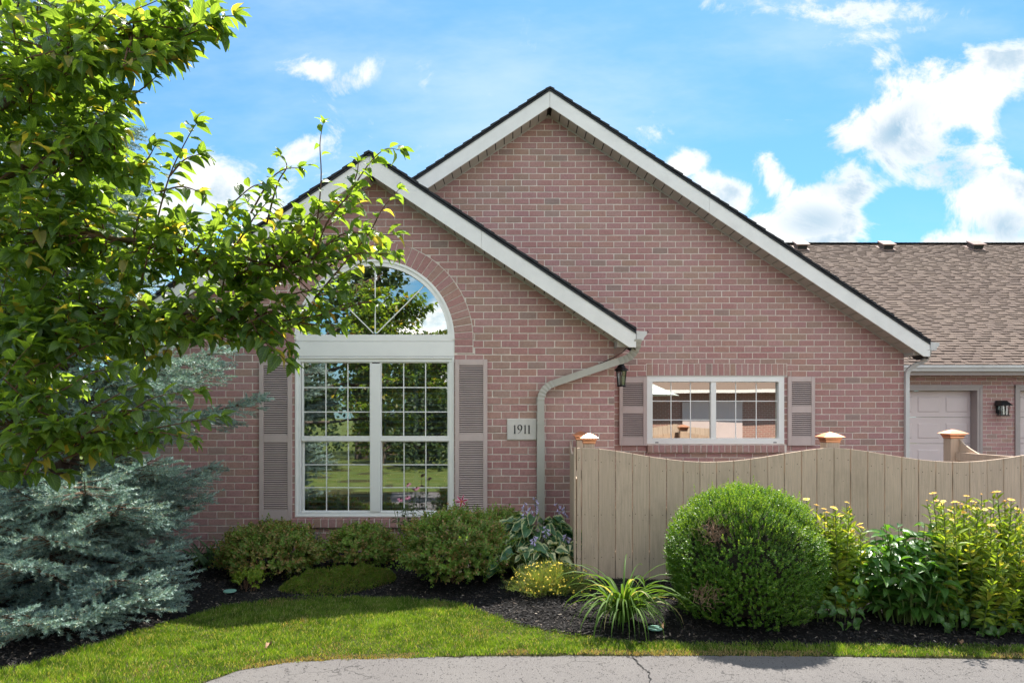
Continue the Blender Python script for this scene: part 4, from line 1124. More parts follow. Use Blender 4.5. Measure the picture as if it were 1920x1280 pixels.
# ================================================================== GRASS AND MULCH
def blades(x, y, L, w, lean=.55, seg=3):
    """curved grass blades standing at x,y"""
    n = len(x); z = H(x, y) - .006; a = rng.uniform(0, 2 * np.pi, n)
    dx, dy_ = np.cos(a), np.sin(a); ln = rng.uniform(.1, 1, n) * lean * L; sx, sy = -dy_, dx
    fa = rng.uniform(-.9, .9, n); sx, sy = np.cos(fa), np.sin(fa)        # width mostly across the view
    V = []
    for k in range(seg):
        t = k / seg; ww = w * (1 - t ** 1.5) / 2; off = ln * t ** 1.8; hz = L * (t - .18 * t * t * lean)
        for s in (-1, 1): V.append(np.stack([x + dx * off + s * sx * ww, y + dy_ * off + s * sy * ww, z + hz], -1))
    V.append(np.stack([x + dx * ln, y + dy_ * ln, z + L * (1 - .18 * lean)], -1))
    V = np.stack(V, 1); m = V.shape[1]; T_ = []
    for k in range(seg - 1): b = 2 * k; T_ += [(b, b + 1, b + 3), (b, b + 3, b + 2)]
    T_ += [(m - 3, m - 2, m - 1)]
    Fc = np.array(T_)[None] + (np.arange(n) * m)[:, None, None]
    return V.reshape(-1, 3), Fc.reshape(-1, 3)
def vnoise(x, y, f, seed=0):
    r = np.random.default_rng(seed); o = 0
    for k in range(4):
        a, p = r.uniform(0, 2 * np.pi, 2); o = o + np.sin((x * np.cos(a) + y * np.sin(a)) * f * (1 + .5 * k) + p)
    return o / 4
n = 360000
x = rng.uniform(-4.3, 4.6, n); lo, hi = drive_edge(x), bed_edge(x); lo = np.maximum(lo, 3.4)
y = rng.uniform(3.4, 6.2, n); keep = (y > lo - .015 + .02 * vnoise(x, y, 22, 5)) & (y < hi + .02 + .02 * vnoise(x, y, 19, 6)); x, y = x[keep], y[keep]
cl = vnoise(x, y, 3.0, 2)
L = rng.uniform(.016, .046, len(x)) * (1 + .45 * cl) * (1 + .35 * vnoise(x, y, 14, 9)) ; edge = (y - drive_edge(x)) < .07; L = np.where(edge, L * .8, L)
dry = (rng.uniform(size=len(x)) < np.where(edge & (vnoise(x, y, 4, 8) > -.1), .75, .03 + .5 * np.clip(vnoise(x, y, 5.5, 3) - .2, 0, 1)))
V, Fc = blades(x[~dry], y[~dry], L[~dry], .0046, .85); o = mk('grass', V, Fc, M['grass'], None); props(o, 'mown green lawn grass between the driveway and the garden bed', 'grass', kind='stuff')
V, Fc = blades(x[dry], y[dry], L[dry] * .75, .005, .9); o = mk('dry_grass', V, Fc, M['drygrass'], None); props(o, 'straw coloured dry blades scattered through the lawn and its edge', 'grass', kind='stuff')
# low lawn seen through the gap under the spruce, far left
n = 9000; x = rng.uniform(-12, -4.4, n); y = rng.uniform(8.5, 13, n)
# mulch
CT = np.array([(-.5, -.5, 0), (.5, -.42, .1), (.42, .5, .02), (-.45, .46, -.08), (0, 0, .22)]); CF = np.array([(0, 1, 4), (1, 2, 4), (2, 3, 4), (3, 0, 4)])
n = 60000
x = rng.uniform(-3.6, 4.6, n); y = rng.uniform(4.4, 7.8, n); be = bed_edge(x); keep = (y > be - .03) & (y < 7.78); x, y = x[keep], y[keep]; n = len(x)
nr_ = unit(rng.normal(size=(n, 3)) * .55 + np.array([0, 0, 1.0])); d = unit(rng.normal(size=(n, 3)) * [1, 1, .3])
sc = np.stack([rng.uniform(.004, .012, n), rng.uniform(.010, .034, n), rng.uniform(.004, .014, n)], -1)
V, Fc = scatter(CT, CF, np.stack([x, y, H(x, y) + rng.uniform(0, .012, n)], -1), frames(d, nr_), sc)
o = mk('mulch', V, Fc, M['chip'], None); props(o, 'black shredded bark mulch covering the garden bed', 'mulch', kind='stuff')

# ================================================================== PLANT BUILDERS
LG = [leaf_grid(.50, 4, .30, .25 + .18 * k, 'ovate', wave=.3) for k in range(4)]
LL = [leaf_grid(.26, 4, .35, .15 + .2 * k, 'lance') for k in range(3)]
QF = np.array([(0, 1, 2), (0, 2, 3)])
Q_OV = np.array([(0, 0, 0), (.32, .5, .06), (0, 1, -.05), (-.32, .5, .06)])
Q_LN = np.array([(0, 0, 0), (.17, .45, .04), (0, 1, -.06), (-.17, .45, .04)])
def dome_points(n, cx, cy, z0, rx, ry, h, top=1.0, lump=.10, seed=1, inner=.80):
    """points in the outer shell of a clipped dome, and their outward normals"""
    v = rvec(n); v[:, 2] = np.abs(v[:, 2]) ** top * np.where(rng.uniform(size=n) < .22, -.35, 1)
    v = unit(v); r = rng.uniform(inner, 1.0, n) ** .6
    ph = np.arctan2(v[:, 1], v[:, 0]); lm = 1 + lump * vnoise(ph * 1.0, v[:, 2] * 2.2, 4.2, seed) + lump * .6 * vnoise(ph, v[:, 2], 11, seed + 1)
    zc = z0 + h * .38; hz = np.where(v[:, 2] > 0, h * .62, h * .38)
    p = np.stack([cx + v[:, 0] * rx * r * lm, cy + v[:, 1] * ry * r * lm, zc + v[:, 2] * hz * r * lm], -1)
    nn_ = unit(v / np.array([rx, ry, h * .6])); return p, nn_
def shoots(p, d, length, nleaf, lsize, tmpl, spread=.8, droop=0.0):
    """leafy shoots: leaves set along a short axis from p in direction d"""
    n = len(p); L = length * rng.uniform(.6, 1.25, n); P_ = []; D_ = []; N_ = []; S_ = []
    ax = unit(np.cross(d, rvec(n))); bx = np.cross(d, ax)
    for k in range(nleaf):
        t = (k + .3) / nleaf; ang = k * 2.4 + rng.uniform(-.4, .4, n); side = ax * np.cos(ang)[:, None] + bx * np.sin(ang)[:, None]
        P_.append(p + d * (L * t)[:, None]); D_.append(unit(d * (1 - spread * .6) + side * spread * (1.1 - .55 * t) - np.array([0, 0, droop]))); N_.append(d + side * .2)
        S_.append(lsize * rng.uniform(.7, 1.25, n) * (1.05 - .35 * t))
    return scatter(tmpl[0], tmpl[1], np.concatenate(P_), frames(np.concatenate(D_), np.concatenate(N_)), np.concatenate(S_))
def cat(*a):
    V = []; Fc = []; b = 0
    for v, f in a: V.append(v); Fc.append(f + b); b += len(v)
    return np.concatenate(V), np.concatenate(Fc)
def stems_mb(base, tips, r0, r1, bow=.1, n=4):
    mb = MB()
    for b, t in zip(base, tips):
        b, t = Vector(b), Vector(t); m_ = (b + t) / 2 + Vector((random.uniform(-1, 1), random.uniform(-1, 1), .4)) * bow * (t - b).length
        mb.tube([b, m_, t], [r0, (r0 + r1) / 2, r1], n)
    return mb
def shrub(name, label, cat_, px, pyb, d, rx, ry, h, n, nleaf, ll, length, mats, tmpl=(Q_OV, QF), up=.5, lump=.12, seed=1, group=None, top=.8, inner=.62, spread=.8):
    cx, cy = X(px, d), d; z0 = float(H(cx, cy))
    t = thing(name, label, cat_, (cx, cy, z0), group)
    p, nn_ = dome_points(n, cx, cy, z0 + .02, rx, ry, h, top, lump, seed, inner)
    p[:, 2] = np.maximum(p[:, 2], z0 + .015)
    dd = unit(nn_ + np.array([0, 0, up]) + rng.normal(size=(n, 3)) * .35)
    sel = rng.uniform(size=n)
    lo = 0
    for mat, share in mats:
        k = (sel >= lo) & (sel < lo + share); lo += share
        if k.sum() == 0: continue
        V, Fc = shoots(p[k], dd[k], length, nleaf, ll, tmpl, spread)
        mk('foliage', V, Fc, mat, t, kind='stuff')
    ns = 16; a = rng.uniform(0, 2 * np.pi, ns); rr_ = rng.uniform(.3, .8, ns)
    tips = np.stack([cx + np.cos(a) * rx * rr_, cy + np.sin(a) * ry * rr_, z0 + h * rng.uniform(.35, .75, ns)], -1)
    base = np.stack([cx + np.cos(a) * .06, cy + np.sin(a) * .06, np.full(ns, z0 - .02)], -1)
    stems_mb(base, tips, .008, .003).build('stems', M['twig'], t)
    return t, p, nn_

# ---------------------------------------------------------------- boxwood
bx, by = X(1396, 5.3), 5.3; bz = float(H(bx, by))
t = thing('boxwood_shrub', 'large clipped round boxwood with a dead brown patch in its front', 'boxwood', (bx, by, bz))
n = 11000
p, nn_ = dome_points(n, bx, by, bz + .04, .585, .58, .93, .62, .06, 11, .84)
lo_ = rng.uniform(size=n) < .30; a_ = rng.uniform(0, 2 * np.pi, n); zz_ = rng.uniform(.0, .45, n); rr2 = (.80 + .17 * np.sin(zz_ / .45 * 1.57)) * rng.uniform(.86, 1.02, n)
p[lo_] = np.stack([bx + .585 * np.cos(a_) * rr2, by + .58 * np.sin(a_) * rr2, bz + .02 + zz_], -1)[lo_]; nn_[lo_] = unit(np.stack([np.cos(a_), np.sin(a_), zz_ * .4], -1))[lo_]
hole = P(1352, 1008, 4.86); dh = np.linalg.norm((p - np.array(hole)) * [1, .6, 1], axis=1)
keep = dh > .105 + .03 * rng.normal(size=n)
hole2 = P(1330, 1125, 4.75); dh2 = np.linalg.norm((p - np.array(hole2)) * [.55, .5, 1.5], axis=1); keep &= dh2 > .075 + .05 * rng.normal(size=n)
low = (p[:, 2] < bz + .35) & (rng.uniform(size=n) < .25); keep &= ~low
p, nn_ = p[keep], nn_[keep]; n = len(p)
dd = unit(nn_ * .8 + np.array([0, 0, .65]) + rng.normal(size=(n, 3)) * .25)
tip = (nn_[:, 2] > .40) & (rng.uniform(size=n) < .40) | (rng.uniform(size=n) < .02)
V, Fc = shoots(p[~tip], dd[~tip], .05, 11, .0175, (Q_OV, QF), .75); mk('foliage', V, Fc, M['box'], t, kind='stuff')
sp_ = rng.choice(np.where(nn_[:, 2] > .3)[0], 26); V, Fc = shoots(p[sp_] + [0, 0, .02], unit(dd[sp_] * .4 + [0, 0, 1.]), .13, 18, .0175, (Q_OV, QF), .55); mk('stray_shoots', V, Fc, M['boxtip'], t, kind='stuff')
V, Fc = shoots(p[tip], dd[tip], .07, 11, .0165, (Q_OV, QF), .6); mk('new_growth', V, Fc, M['boxtip'], t, kind='stuff')
q = rng.uniform(size=(7, 3)); tp = [Vector((bx + a * .9 - .45 + .0, by + b * .4 - .3, bz + .93 + c * .04 - abs(a - .5) * .22)) for a, b, c in q]
mb = MB().lathe((bx, by, bz + .06), [(.28, 0), (.39, .15), (.43, .36), (.39, .56), (.26, .68), (.08, .72)], 20); mb.build('dark_core', paint('core_shade', (.03, .028, .018), .95, .5, .02, 30), t, kind='stuff')  # solid filler core, the bush's inner shade put into its near-black colour
tw = MB()
for c, R_, nn2 in ((hole, .12, 150), (hole2, .10, 70)):
    for _ in range(nn2):
        a = Vector((random.gauss(0, 1), random.gauss(0, .5), random.gauss(0, .8))) * R_ * .5 + Vector(c) + Vector((0, .10, 0)); b = a + Vector((random.gauss(0, .4), -abs(random.gauss(.3, .5)), random.gauss(.5, .6))).normalized() * random.uniform(.03, .09)
        tw.tube([a, (a + b) / 2 + Vector((random.uniform(-.01, .01), 0, .005)), b], .0016, 3, False)
tw.build('dead_twigs', M['deadtwig'], t, kind='stuff')
tw = MB()
for _ in range(26):
    a = random.uniform(0, 6.28); tw.tube([(bx + math.cos(a) * .08, by + math.sin(a) * .08, bz), (bx + math.cos(a) * .28, by + math.sin(a) * .25, bz + .22), (bx + math.cos(a + .2) * .5, by + math.sin(a + .2) * .45, bz + .45)], [.012, .008, .004], 5)
tw.build('stems', M['bark'], t)

# ---------------------------------------------------------------- spireas and small shrubs
SP = [(M['spirea'], .62), (M['spirea2'], .38)]
G_SP = 'low spirea shrubs under the arched window'
shrub('spirea_shrub', 'bushy spirea with rust tipped shoots below the left shutter', 'shrub', 508, 1080, 6.75, .47, .40, .43, 2000, 9, .034, .085, [(M['spirea'], .5), (M['spirea2'], .5)], seed=3, group=G_SP, lump=.22)
shrub('spirea_shrub', 'smaller rounded spirea under the middle of the arched window sill', 'shrub', 678, 1068, 7.05, .35, .30, .36, 1200, 9, .033, .08, [(M['spirea'], .7), (M['spirea2'], .3)], seed=6, group=G_SP, lump=.18)
shrub('spirea_shrub', 'widest spirea mound with pale seed heads below the right of the window', 'shrub', 858, 1090, 6.45, .50, .44, .60, 2700, 9, .034, .085, [(M['spirea'], .72), (M['spirea2'], .28)], seed=9, group=G_SP, lump=.2)
shrub('spirea_shrub', 'green spirea squeezed between the wide mound and the hostas', 'shrub', 942, 1050, 7.15, .27, .26, .46, 900, 9, .033, .08, [(M['spirea'], .9), (M['spirea2'], .1)], seed=12, group=G_SP, lump=.2)
shrub('small_shrub', 'small bright green sprig growing out of the mulch by the rusty spirea', 'plant', 468, 1092, 6.25, .13, .10, .15, 110, 8, .026, .05, [(M['helio'], 1)], seed=15)
# pale seed heads on the wide spirea
pf = MB(); c0 = Vector((X(858, 6.45), 6.45, 0))
for _ in range(46):
    a = random.uniform(math.pi * .95, math.pi * 2.05); r_ = random.uniform(.4, 1); zz = .12 + .52 * math.sqrt(max(0, 1 - r_ * r_)) + random.uniform(0, .05)
    c = c0 + Vector((math.cos(a) * .5 * r_, math.sin(a) * .44 * r_, zz + .06))
    for k in range(7): pf.obox(c + Vector((random.gauss(0, .008), random.gauss(0, .008), random.gauss(0, .005))), Vector((1, 0, 0)), Vector((0, 1, 0)), Vector((0, 0, 1)), .003, .003, .003)
o = pf.build('seed_heads', paint('dry_flower', (.46, .33, .27), .8, .2), bpy.data.objects['spirea_shrub.002'], kind='stuff')

# low creeping mat
cx, cy = X(640, 6.5), 6.42; t = thing('creeping_phlox', 'low bright green creeping mat of ground cover at the lawn edge', 'ground cover', (cx, cy, 0))
n = 26000; a = rng.uniform(0, 2 * np.pi, n); r_ = np.sqrt(rng.uniform(size=n)); x = cx + np.cos(a) * r_ * .50; y = cy + np.sin(a) * r_ * .30 * (1 + .2 * np.sin(a * 3)) + .32 * (x - cx)
hh = .14 * np.sqrt(np.clip(1 - r_ ** 2, 0, 1)) * (1 + .55 * vnoise(x, y, 19, 4) + .2 * vnoise(x, y, 45, 5)); p = np.stack([x, y, H(x, y) + hh * rng.uniform(.55, 1, n)], -1)
V, Fc = scatter(np.array([(-.10, 0, 0), (.10, 0, 0), (0, 1, 0)]), np.array([(0, 1, 2)]), p, frames(unit(rng.normal(size=(n, 3)) * .6 + [0, -.1, .8]), rvec(n)), rng.uniform(.014, .030, n)); mk('foliage', V, Fc, M['moss'], t, kind='stuff')
k = (rng.uniform(size=n) < .12)
V, Fc = scatter(np.array([(-.07, 0, 0), (.07, 0, 0), (0, 1, 0)]), np.array([(0, 1, 2)]), p[k] * [1, 1, 1] - [0, 0, .008], frames(unit(rng.normal(size=(k.sum(), 3)) * .9 + [0, -.1, .4]), rvec(k.sum())), .03); mk('runners', V, Fc, M['drygrass'], t, kind='stuff')

# ---------------------------------------------------------------- strap leaved plants
def strap(base, az, L, w, arch, lean, nseg=9, twist=0.0, curlend=0.0):
    """ribbon leaf with a V section, rising at LEAN then arching over"""
    base = Vector(base); dirh = Vector((math.cos(az), math.sin(az), 0)); side = Vector((-math.sin(az), math.cos(az), 0))
    V = []; p = base.copy(); el = lean; st = L / nseg
    for i in range(nseg + 1):
        t = i / nseg; ww = w / 2 * min(1, .55 + t * 1.6) * max(0.03, (1 - t ** 2.6)); el_ = el - arch * t ** 1.4
        d = dirh * math.cos(el_) + Vector((0, 0, math.sin(el_))); up_ = (-dirh * math.sin(el_) + Vector((0, 0, math.cos(el_))))
        s = side * math.cos(twist * t) + up_ * math.sin(twist * t)
        V += [p - s * ww + up_ * ww * .35, p, p + s * ww + up_ * ww * .35]; p = p + d * st
    Fc = []
    for i in range(nseg):
        for j in (0, 1): a = i * 3 + j; Fc.append((a, a + 1, a + 4, a + 3))
    return [tuple(v) for v in V], Fc
def strap_plant(name, label, cat_, c, n, Lr, w, arch, lean, mat, r0=.05, group=None, azf=None):
    t = thing(name, label, cat_, c, group)
    for i in range(n):
        az = azf(i) if azf else random.uniform(0, 2 * math.pi); r_ = random.uniform(0, r0)
        b = Vector(c) + Vector((math.cos(az) * r_, math.sin(az) * r_, -.01))
        V, Fc = strap(b, az, random.uniform(*Lr), w * random.uniform(.75, 1.2), random.uniform(*arch), random.uniform(*lean), twist=random.uniform(-.9, .9))
        V = [(x_, y_, max(z_, float(H(x_, y_)) + .006)) for x_, y_, z_ in V]
        mk('leaf', V, Fc, mat, t, smooth=True, at=b)
    return t
c = (X(1168, 5.25), 5.25, float(H(X(1168, 5.25), 5.25)))
strap_plant('daylily', 'daylily clump with long arching leaves left of the boxwood', 'daylily', c, 135, (.36, .76), .023, (1.7, 3.0), (.85, 1.5), M['daylily'], .07,
            azf=lambda i: random.choice((random.uniform(-math.pi, 0), random.uniform(-math.pi, math.pi), random.uniform(-2.6, -.6))))
c = (X(395, 7.0), 7.0, float(H(X(395, 7.0), 7.0)))
t = thing('iris', 'fan of dark green iris leaves between the spruce and rusty spirea', 'iris', c)
for i in range(46):
    b = Vector(c) + Vector((random.uniform(-.24, .26), random.uniform(-.12, .12), -.01)); az = random.choice((0, math.pi)) + random.uniform(-.5, .5)
    V, Fc = strap(b, az, random.uniform(.24, .42), .034, random.uniform(.2, 1.0), random.uniform(.7, 1.45), twist=random.uniform(-1.4, 1.4)); mk('leaf', V, Fc, M['iris'], t, smooth=True, at=b)
c = (X(578, 7.2), 7.2, float(H(X(578, 7.2), 7.2)))
t = thing('iris', 'small tuft of blue green iris leaves against the brick', 'iris', c)
for i in range(26):
    b = Vector(c) + Vector((random.uniform(-.09, .09), random.uniform(-.05, .05), .02)); az = random.uniform(0, 6.28)
    V, Fc = strap(b, az, random.uniform(.28, .38), .026, random.uniform(0, .35), random.uniform(1.2, 1.5), twist=random.uniform(-1.4, 1.4)); mk('leaf', V, Fc, M['irisblue'], t, smooth=True, at=b)

# ---------------------------------------------------------------- hostas
def leaf_meshes(name, mat, widths, curls, shape='heart', nl=6, cols=2, fold=.35, wave=1.0):
    out = []
    for w, cu in zip(widths, curls):
        V, Fc, uv = leaf_grid(w, nl, fold, cu, shape, wave, cols); out.append(mesh_data(name, V, Fc, mat, True, uv))
    return out
def place_leaf(me, parent, p, d, nrm, s, name='leaf'):
    R = frames(np.array([tuple(d)]), np.array([tuple(nrm)]))[0]; o = bpy.data.objects.new(name, me); COL.objects.link(o)
    o.parent = parent; mt = Matrix(R.tolist()).to_4x4(); o.matrix_local = Matrix.Translation(Vector(p) - org(parent)) @ mt @ Matrix.Scale(s, 4)
    return o
def hosta(label, c, n, mat, size, h, spread, group='hostas against the fence end'):
    c = Vector(c); t = thing('hosta', label, 'hosta', c, group); ms = leaf_meshes('leaf', mat, (.62, .55, .7), (.35, .55, .2)); pet = MB()
    for i in range(n):
        lvl = (i + .5) / n; az = i * 2.39996 + random.uniform(-.3, .3); el = .15 + 1.05 * lvl
        if math.sin(az) > .5 and random.random() < .4: az = -az
        r_ = spread * math.cos(el) * random.uniform(.75, 1.1); p = c + Vector((math.cos(az) * r_, math.sin(az) * r_ * .8, .05 + h * math.sin(el) * random.uniform(.75, 1.08)))
        d = Vector((math.cos(az), math.sin(az) * .8, random.uniform(-.55, .05) + .2 * lvl)).normalized()
        nrm = Vector((math.cos(az) * .35 + random.gauss(0, .25), math.sin(az) * .35 - .35 + random.gauss(0, .2), 1)); s = size * random.uniform(.75, 1.15)
        place_leaf(random.choice(ms), t, p, d, nrm, s)
        pet.tube([c + Vector((math.cos(az) * .02, math.sin(az) * .02, -.01)), (c + p) / 2 + Vector((0, 0, .06)), p], [.005, .004, .003], 4)
    pet.build('stalks', M['stem'], t)
    return t
def hz(px, d): return float(H(X(px, d), d))
ho = hosta('large green hosta with thin cream leaf margins by the fence end', (X(1005, 6.75), 6.75, hz(1005, 6.75)), 92, M['hosta'], .19, .47, .42)
hosta('lower hosta leaves spreading over the mulch at the front of the clump', (X(975, 6.35), 6.35, hz(975, 6.35)), 20, M['hosta'], .20, .24, .26)
hosta('smaller hosta with wide cream and green variegation beneath the green one', (X(1018, 6.3), 6.3, hz(1018, 6.3)), 26, M['hosta2'], .13, .26, .24)
hosta('pale edged hosta pressed against the left end of the fence', (X(1058, 6.45), 6.45, hz(1058, 6.45)), 16, M['hosta2'], .115, .26, .13)
# flower stalks
pt = MB(); 
def bells(parent, base, tip, nfl):
    base, tip = Vector(base), Vector(tip); MB().tube([base, (base + tip) / 2 + Vector((random.uniform(-.02, .02), 0, 0)), tip], [.0035, .003, .002], 5).build('flower_stalk', M['stem'], parent)
    for k in range(nfl):
        f_ = k / max(1, nfl - 1); p = tip + (base - tip) * f_ * .30; az = random.uniform(0, 6.28); d = Vector((math.cos(az), math.sin(az) * .6, -.75)).normalized(); L_ = random.uniform(.028, .042)
        mb = MB(); a, b2 = Vector((0, 0, 0)), d * L_; u = d.orthogonal().normalized(); w = d.cross(u)
        prof = [(.002, 0), (.004, .35), (.008, .65), (.015, 1.0)]; vs = []; nn3 = 6
        for r_, tt in prof:
            for q_ in range(nn3): vs.append(p + d * (.008 + L_ * tt) + (u * math.cos(q_ * 2 * math.pi / nn3) + w * math.sin(q_ * 2 * math.pi / nn3)) * r_ * (1.0 if tt < 1 or q_ % 2 else .55))
        mb.add(vs, [(i * nn3 + j, i * nn3 + (j + 1) % nn3, (i + 1) * nn3 + (j + 1) % nn3, (i + 1) * nn3 + j) for i in range(3) for j in range(nn3)])
        mb.tube([p, p + d * .01], .001, 3); mb.build('flower', M['lavender'], parent)
for (px_, py_, b_px, dd_) in ((982, 940, 990, 6.7), (996, 948, 1000, 6.8), (1003, 930, 1003, 6.9), (1046, 942, 1040, 6.9), (1060, 948, 1055, 6.8), (1025, 985, 1020, 6.4), (1063, 1000, 1058, 6.5), (1000, 1003, 1003, 6.3)):
    bells(ho, (X(b_px, dd_), dd_, .3), P(px_, py_, dd_), 8)

# ---------------------------------------------------------------- coreopsis (fine threads, small yellow flowers)
cx, cy = X(1035, 5.95), 5.92; t = thing('coreopsis', 'threadleaf plant dotted with small yellow flowers in front of the hostas', 'flowers', (cx, cy, float(H(cx, cy))))
n = 17000; v = rvec(n); v[:, 2] = np.abs(v[:, 2]); r_ = rng.uniform(.35, 1, n) * (1 + .42 * vnoise(v[:, 0] * 2, v[:, 2] * 2 + v[:, 1], 5, 44)); p = np.stack([cx + v[:, 0] * .36 * r_, cy + v[:, 1] * .24 * r_, H(cx, cy) + v[:, 2] * .20 * r_], -1)
V, Fc = scatter(np.array([(-.035, 0, 0), (.035, 0, 0), (0, 1, .03)]), np.array([(0, 1, 2)]), p, frames(unit(v + rng.normal(size=(n, 3)) * .6 + [0, 0, .5]), rvec(n)), rng.uniform(.025, .06, n)); mk('foliage', V, Fc, M['thread'], t, kind='stuff')
fl_ = MB()
for i in range(190):
    v_ = Vector(rvec(1)[0]); v_.z = abs(v_.z); p_ = Vector((cx + v_.x * .38, cy + v_.y * .25 - .01, float(H(cx, cy)) + v_.z * .22 + .02)); nv = (v_ + Vector((0, -.5, .5))).normalized(); u = nv.orthogonal().normalized(); w = nv.cross(u); k_ = len(fl_.V); R_ = random.uniform(.006, .010)
    vs = [p_ + nv * .003]
    for q_ in range(10): vs.append(p_ + (u * math.cos(q_ * .628) + w * math.sin(q_ * .628)) * R_ * (1 if q_ % 2 else .6))
    fl_.add(vs, [(0, q_ + 1, (q_ + 1) % 10 + 1) for q_ in range(10)])
fl_.build('flowers', M['yellow'], t, kind='stuff')

# ---------------------------------------------------------------- tall yellow daisies (heliopsis)
def daisy(parent, p, nrm, R_, pm, cm, n_pet=12, droop=0.0, name='flower'):
    p, nrm = Vector(p), Vector(nrm).normalized(); u = nrm.orthogonal().normalized(); w = nrm.cross(u); mb = MB()
    for k in range(n_pet):
        a = 2 * math.pi * k / n_pet + random.uniform(-.1, .1); d = u * math.cos(a) + w * math.sin(a); s = u * -math.sin(a) + w * math.cos(a); wd = R_ * .17
        mb.add([p + d * R_ * .2 - s * wd * .5, p + d * R_ * .2 + s * wd * .5, p + d * R_ * .7 + s * wd - nrm * R_ * droop * .4, p + d * R_ - nrm * R_ * droop, p + d * R_ * .7 - s * wd - nrm * R_ * droop * .4], [(0, 1, 2, 3, 4)])
    o = mb.build(name, pm, parent)
    cb = MB(); cb.V = []; 
    prof = [(.30, -.02), (.30, .10), (.18, .22), (.04, .26)]; nn3 = 8
    for r_, h_ in prof:
        for q_ in range(nn3): cb.V.append(tuple(p + nrm * h_ * R_ + (u * math.cos(q_ * .785) + w * math.sin(q_ * .785)) * r_ * R_))
    cb.F = [(i * nn3 + j, i * nn3 + (j + 1) % nn3, (i + 1) * nn3 + (j + 1) % nn3, (i + 1) * nn3 + j) for i in range(3) for j in range(nn3)] + [tuple(range(24, 32))]
    cb.build('flower_centre', cm, o); return o
def tall_daisies(label, spec, ground_px, d0, nleaf_each=44, seed=1, low=True):
    """spec: list of (px,py,dist,flower?)"""
    gx = X(ground_px, d0); t = thing('false_sunflower', label, 'tall daisies', (gx, d0, float(H(gx, d0))), 'tall yellow daisy clumps along the fence')
    st = MB(); Pp = []; Dd = []; Nn = []; Ss = []
    for (px_, py_, dd_, fl) in spec:
        tip = P(px_, py_, dd_); b = Vector((gx + (tip.x - gx) * .8, d0 + (dd_ - d0) * .5, float(H(gx, d0)) - .01)); m_ = (b + tip) / 2 + Vector((random.uniform(-.03, .03), random.uniform(-.03, .03), .02))
        st.tube([b, m_, tip], [.005, .004, .0022], 5)
        nl_ = nleaf_each
        for k in range(nl_):
            f_ = .12 + .84 * (k + random.random()) / nl_; q_ = (b.lerp(m_, f_ * 2) if f_ < .5 else m_.lerp(tip, f_ * 2 - 1)); az = k * 1.57 + random.uniform(-.5, .5)
            Pp.append(tuple(q_)); Dd.append((math.cos(az), math.sin(az), .95 - .75 * (1 - f_) + random.uniform(-.45, .45))); Nn.append((random.gauss(0, .7), random.gauss(-.5, .6), .8)); Ss.append((.10 if f_ < .75 else .065) * random.uniform(.7, 1.2))
        if fl: daisy(t, tip + Vector((0, 0, .008)), (random.gauss(0, .25), random.gauss(-.12, .2), 1), random.uniform(.020, .030), M['orange'] if random.random() < .45 else M['yellow'], M['orange'], 11)
        else: st.lathe(tip, [(.003, -.006), (.008, 0), (.004, .008)], 6)
    st.build('stems', M['stem'], t)
    tm = leaf_grid(.30, 3, .3, .35, 'lance'); V, Fc = scatter(tm[0], tm[1], np.array(Pp), frames(np.array(Dd), np.array(Nn)), np.array(Ss)); mk('foliage', V, Fc, M['helio'], t, True, kind='stuff')
    return t
sp = []
for i in range(26): sp.append((random.uniform(1514, 1622), random.uniform(950, 1010), random.uniform(5.1, 5.5), random.random() < .38))
for px_, py_ in ((1512, 937), (1531, 948), (1545, 955), (1562, 952), (1588, 943), (1596, 966), (1577, 968), (1550, 962)): sp.append((px_, py_, 5.3, True))
tall_daisies('slimmer clump of yellow daisies between the boxwood and dark leafy plant', sp, 1572, 5.25)
sp = []
for i in range(58): sp.append((random.uniform(1752, 1990), random.uniform(940, 1010) - (random.uniform(0, 8)), random.uniform(4.9, 5.5), random.random() < .36))
for i in range(16): sp.append((random.uniform(1840, 1990), random.uniform(1010, 1110), random.uniform(4.75, 4.95), random.random() < .3))
for px_, py_ in ((1749, 926), (1793, 942), (1812, 931), (1840, 928), (1862, 925), (1870, 923), (1884, 941), (1896, 938), (1907, 955), (1787, 953), (1765, 968), (1910, 962), (1885, 952), (1822, 941), (1738, 940), (1765, 946)): sp.append((px_, py_, 5.2, True))
tall_daisies('broad clump of yellow daisies at the right edge of the bed', sp, 1870, 5.15, 44)

# ---------------------------------------------------------------- peony (dark glossy lance leaves)
cx, cy = X(1705, 5.25), 5.25; z0 = float(H(cx, cy)); t = thing('peony_bush', 'dark glossy leafy peony between the two yellow daisy clumps', 'peony', (cx, cy, z0))
pm = leaf_meshes('leaf', M['peony'], (.44, .38, .46, .40), (.2, .45, .7, .35), 'lance', 5, 1, .35, .2); st = MB(); items = []
for i in range(96):
    az = i * 2.4 + random.uniform(-.2, .2); r_ = math.sqrt((i + .5) / 96); tip = Vector((cx + math.cos(az) * .47 * r_, cy + math.sin(az) * .30 * r_ - .02, z0 + .10 + .66 * math.sqrt(max(0, 1 - (r_ * .93) ** 2)) * random.uniform(.72, 1.03)))
    b = Vector((cx + math.cos(az) * .26 * r_, cy + math.sin(az) * .20 * r_, z0 - .01)); m_ = b.lerp(tip, .55) + Vector((0, 0, .05)); st.tube([b, m_, tip], [.005, .004, .0025], 5)
    for k in range(8):
        f_ = .22 + .78 * k / 7; q_ = b.lerp(m_, f_ / .55) if f_ < .55 else m_.lerp(tip, (f_ - .55) / .45); a2 = az + k * 2.3 + random.uniform(-.4, .4); d = Vector((math.cos(a2) + math.cos(az) * .5 * r_, math.sin(a2) + math.sin(az) * .5 * r_, random.uniform(-.45, .35))); items.append((q_, d, Vector((random.gauss(0, .25), -.3, 1)), random.uniform(.095, .155)))
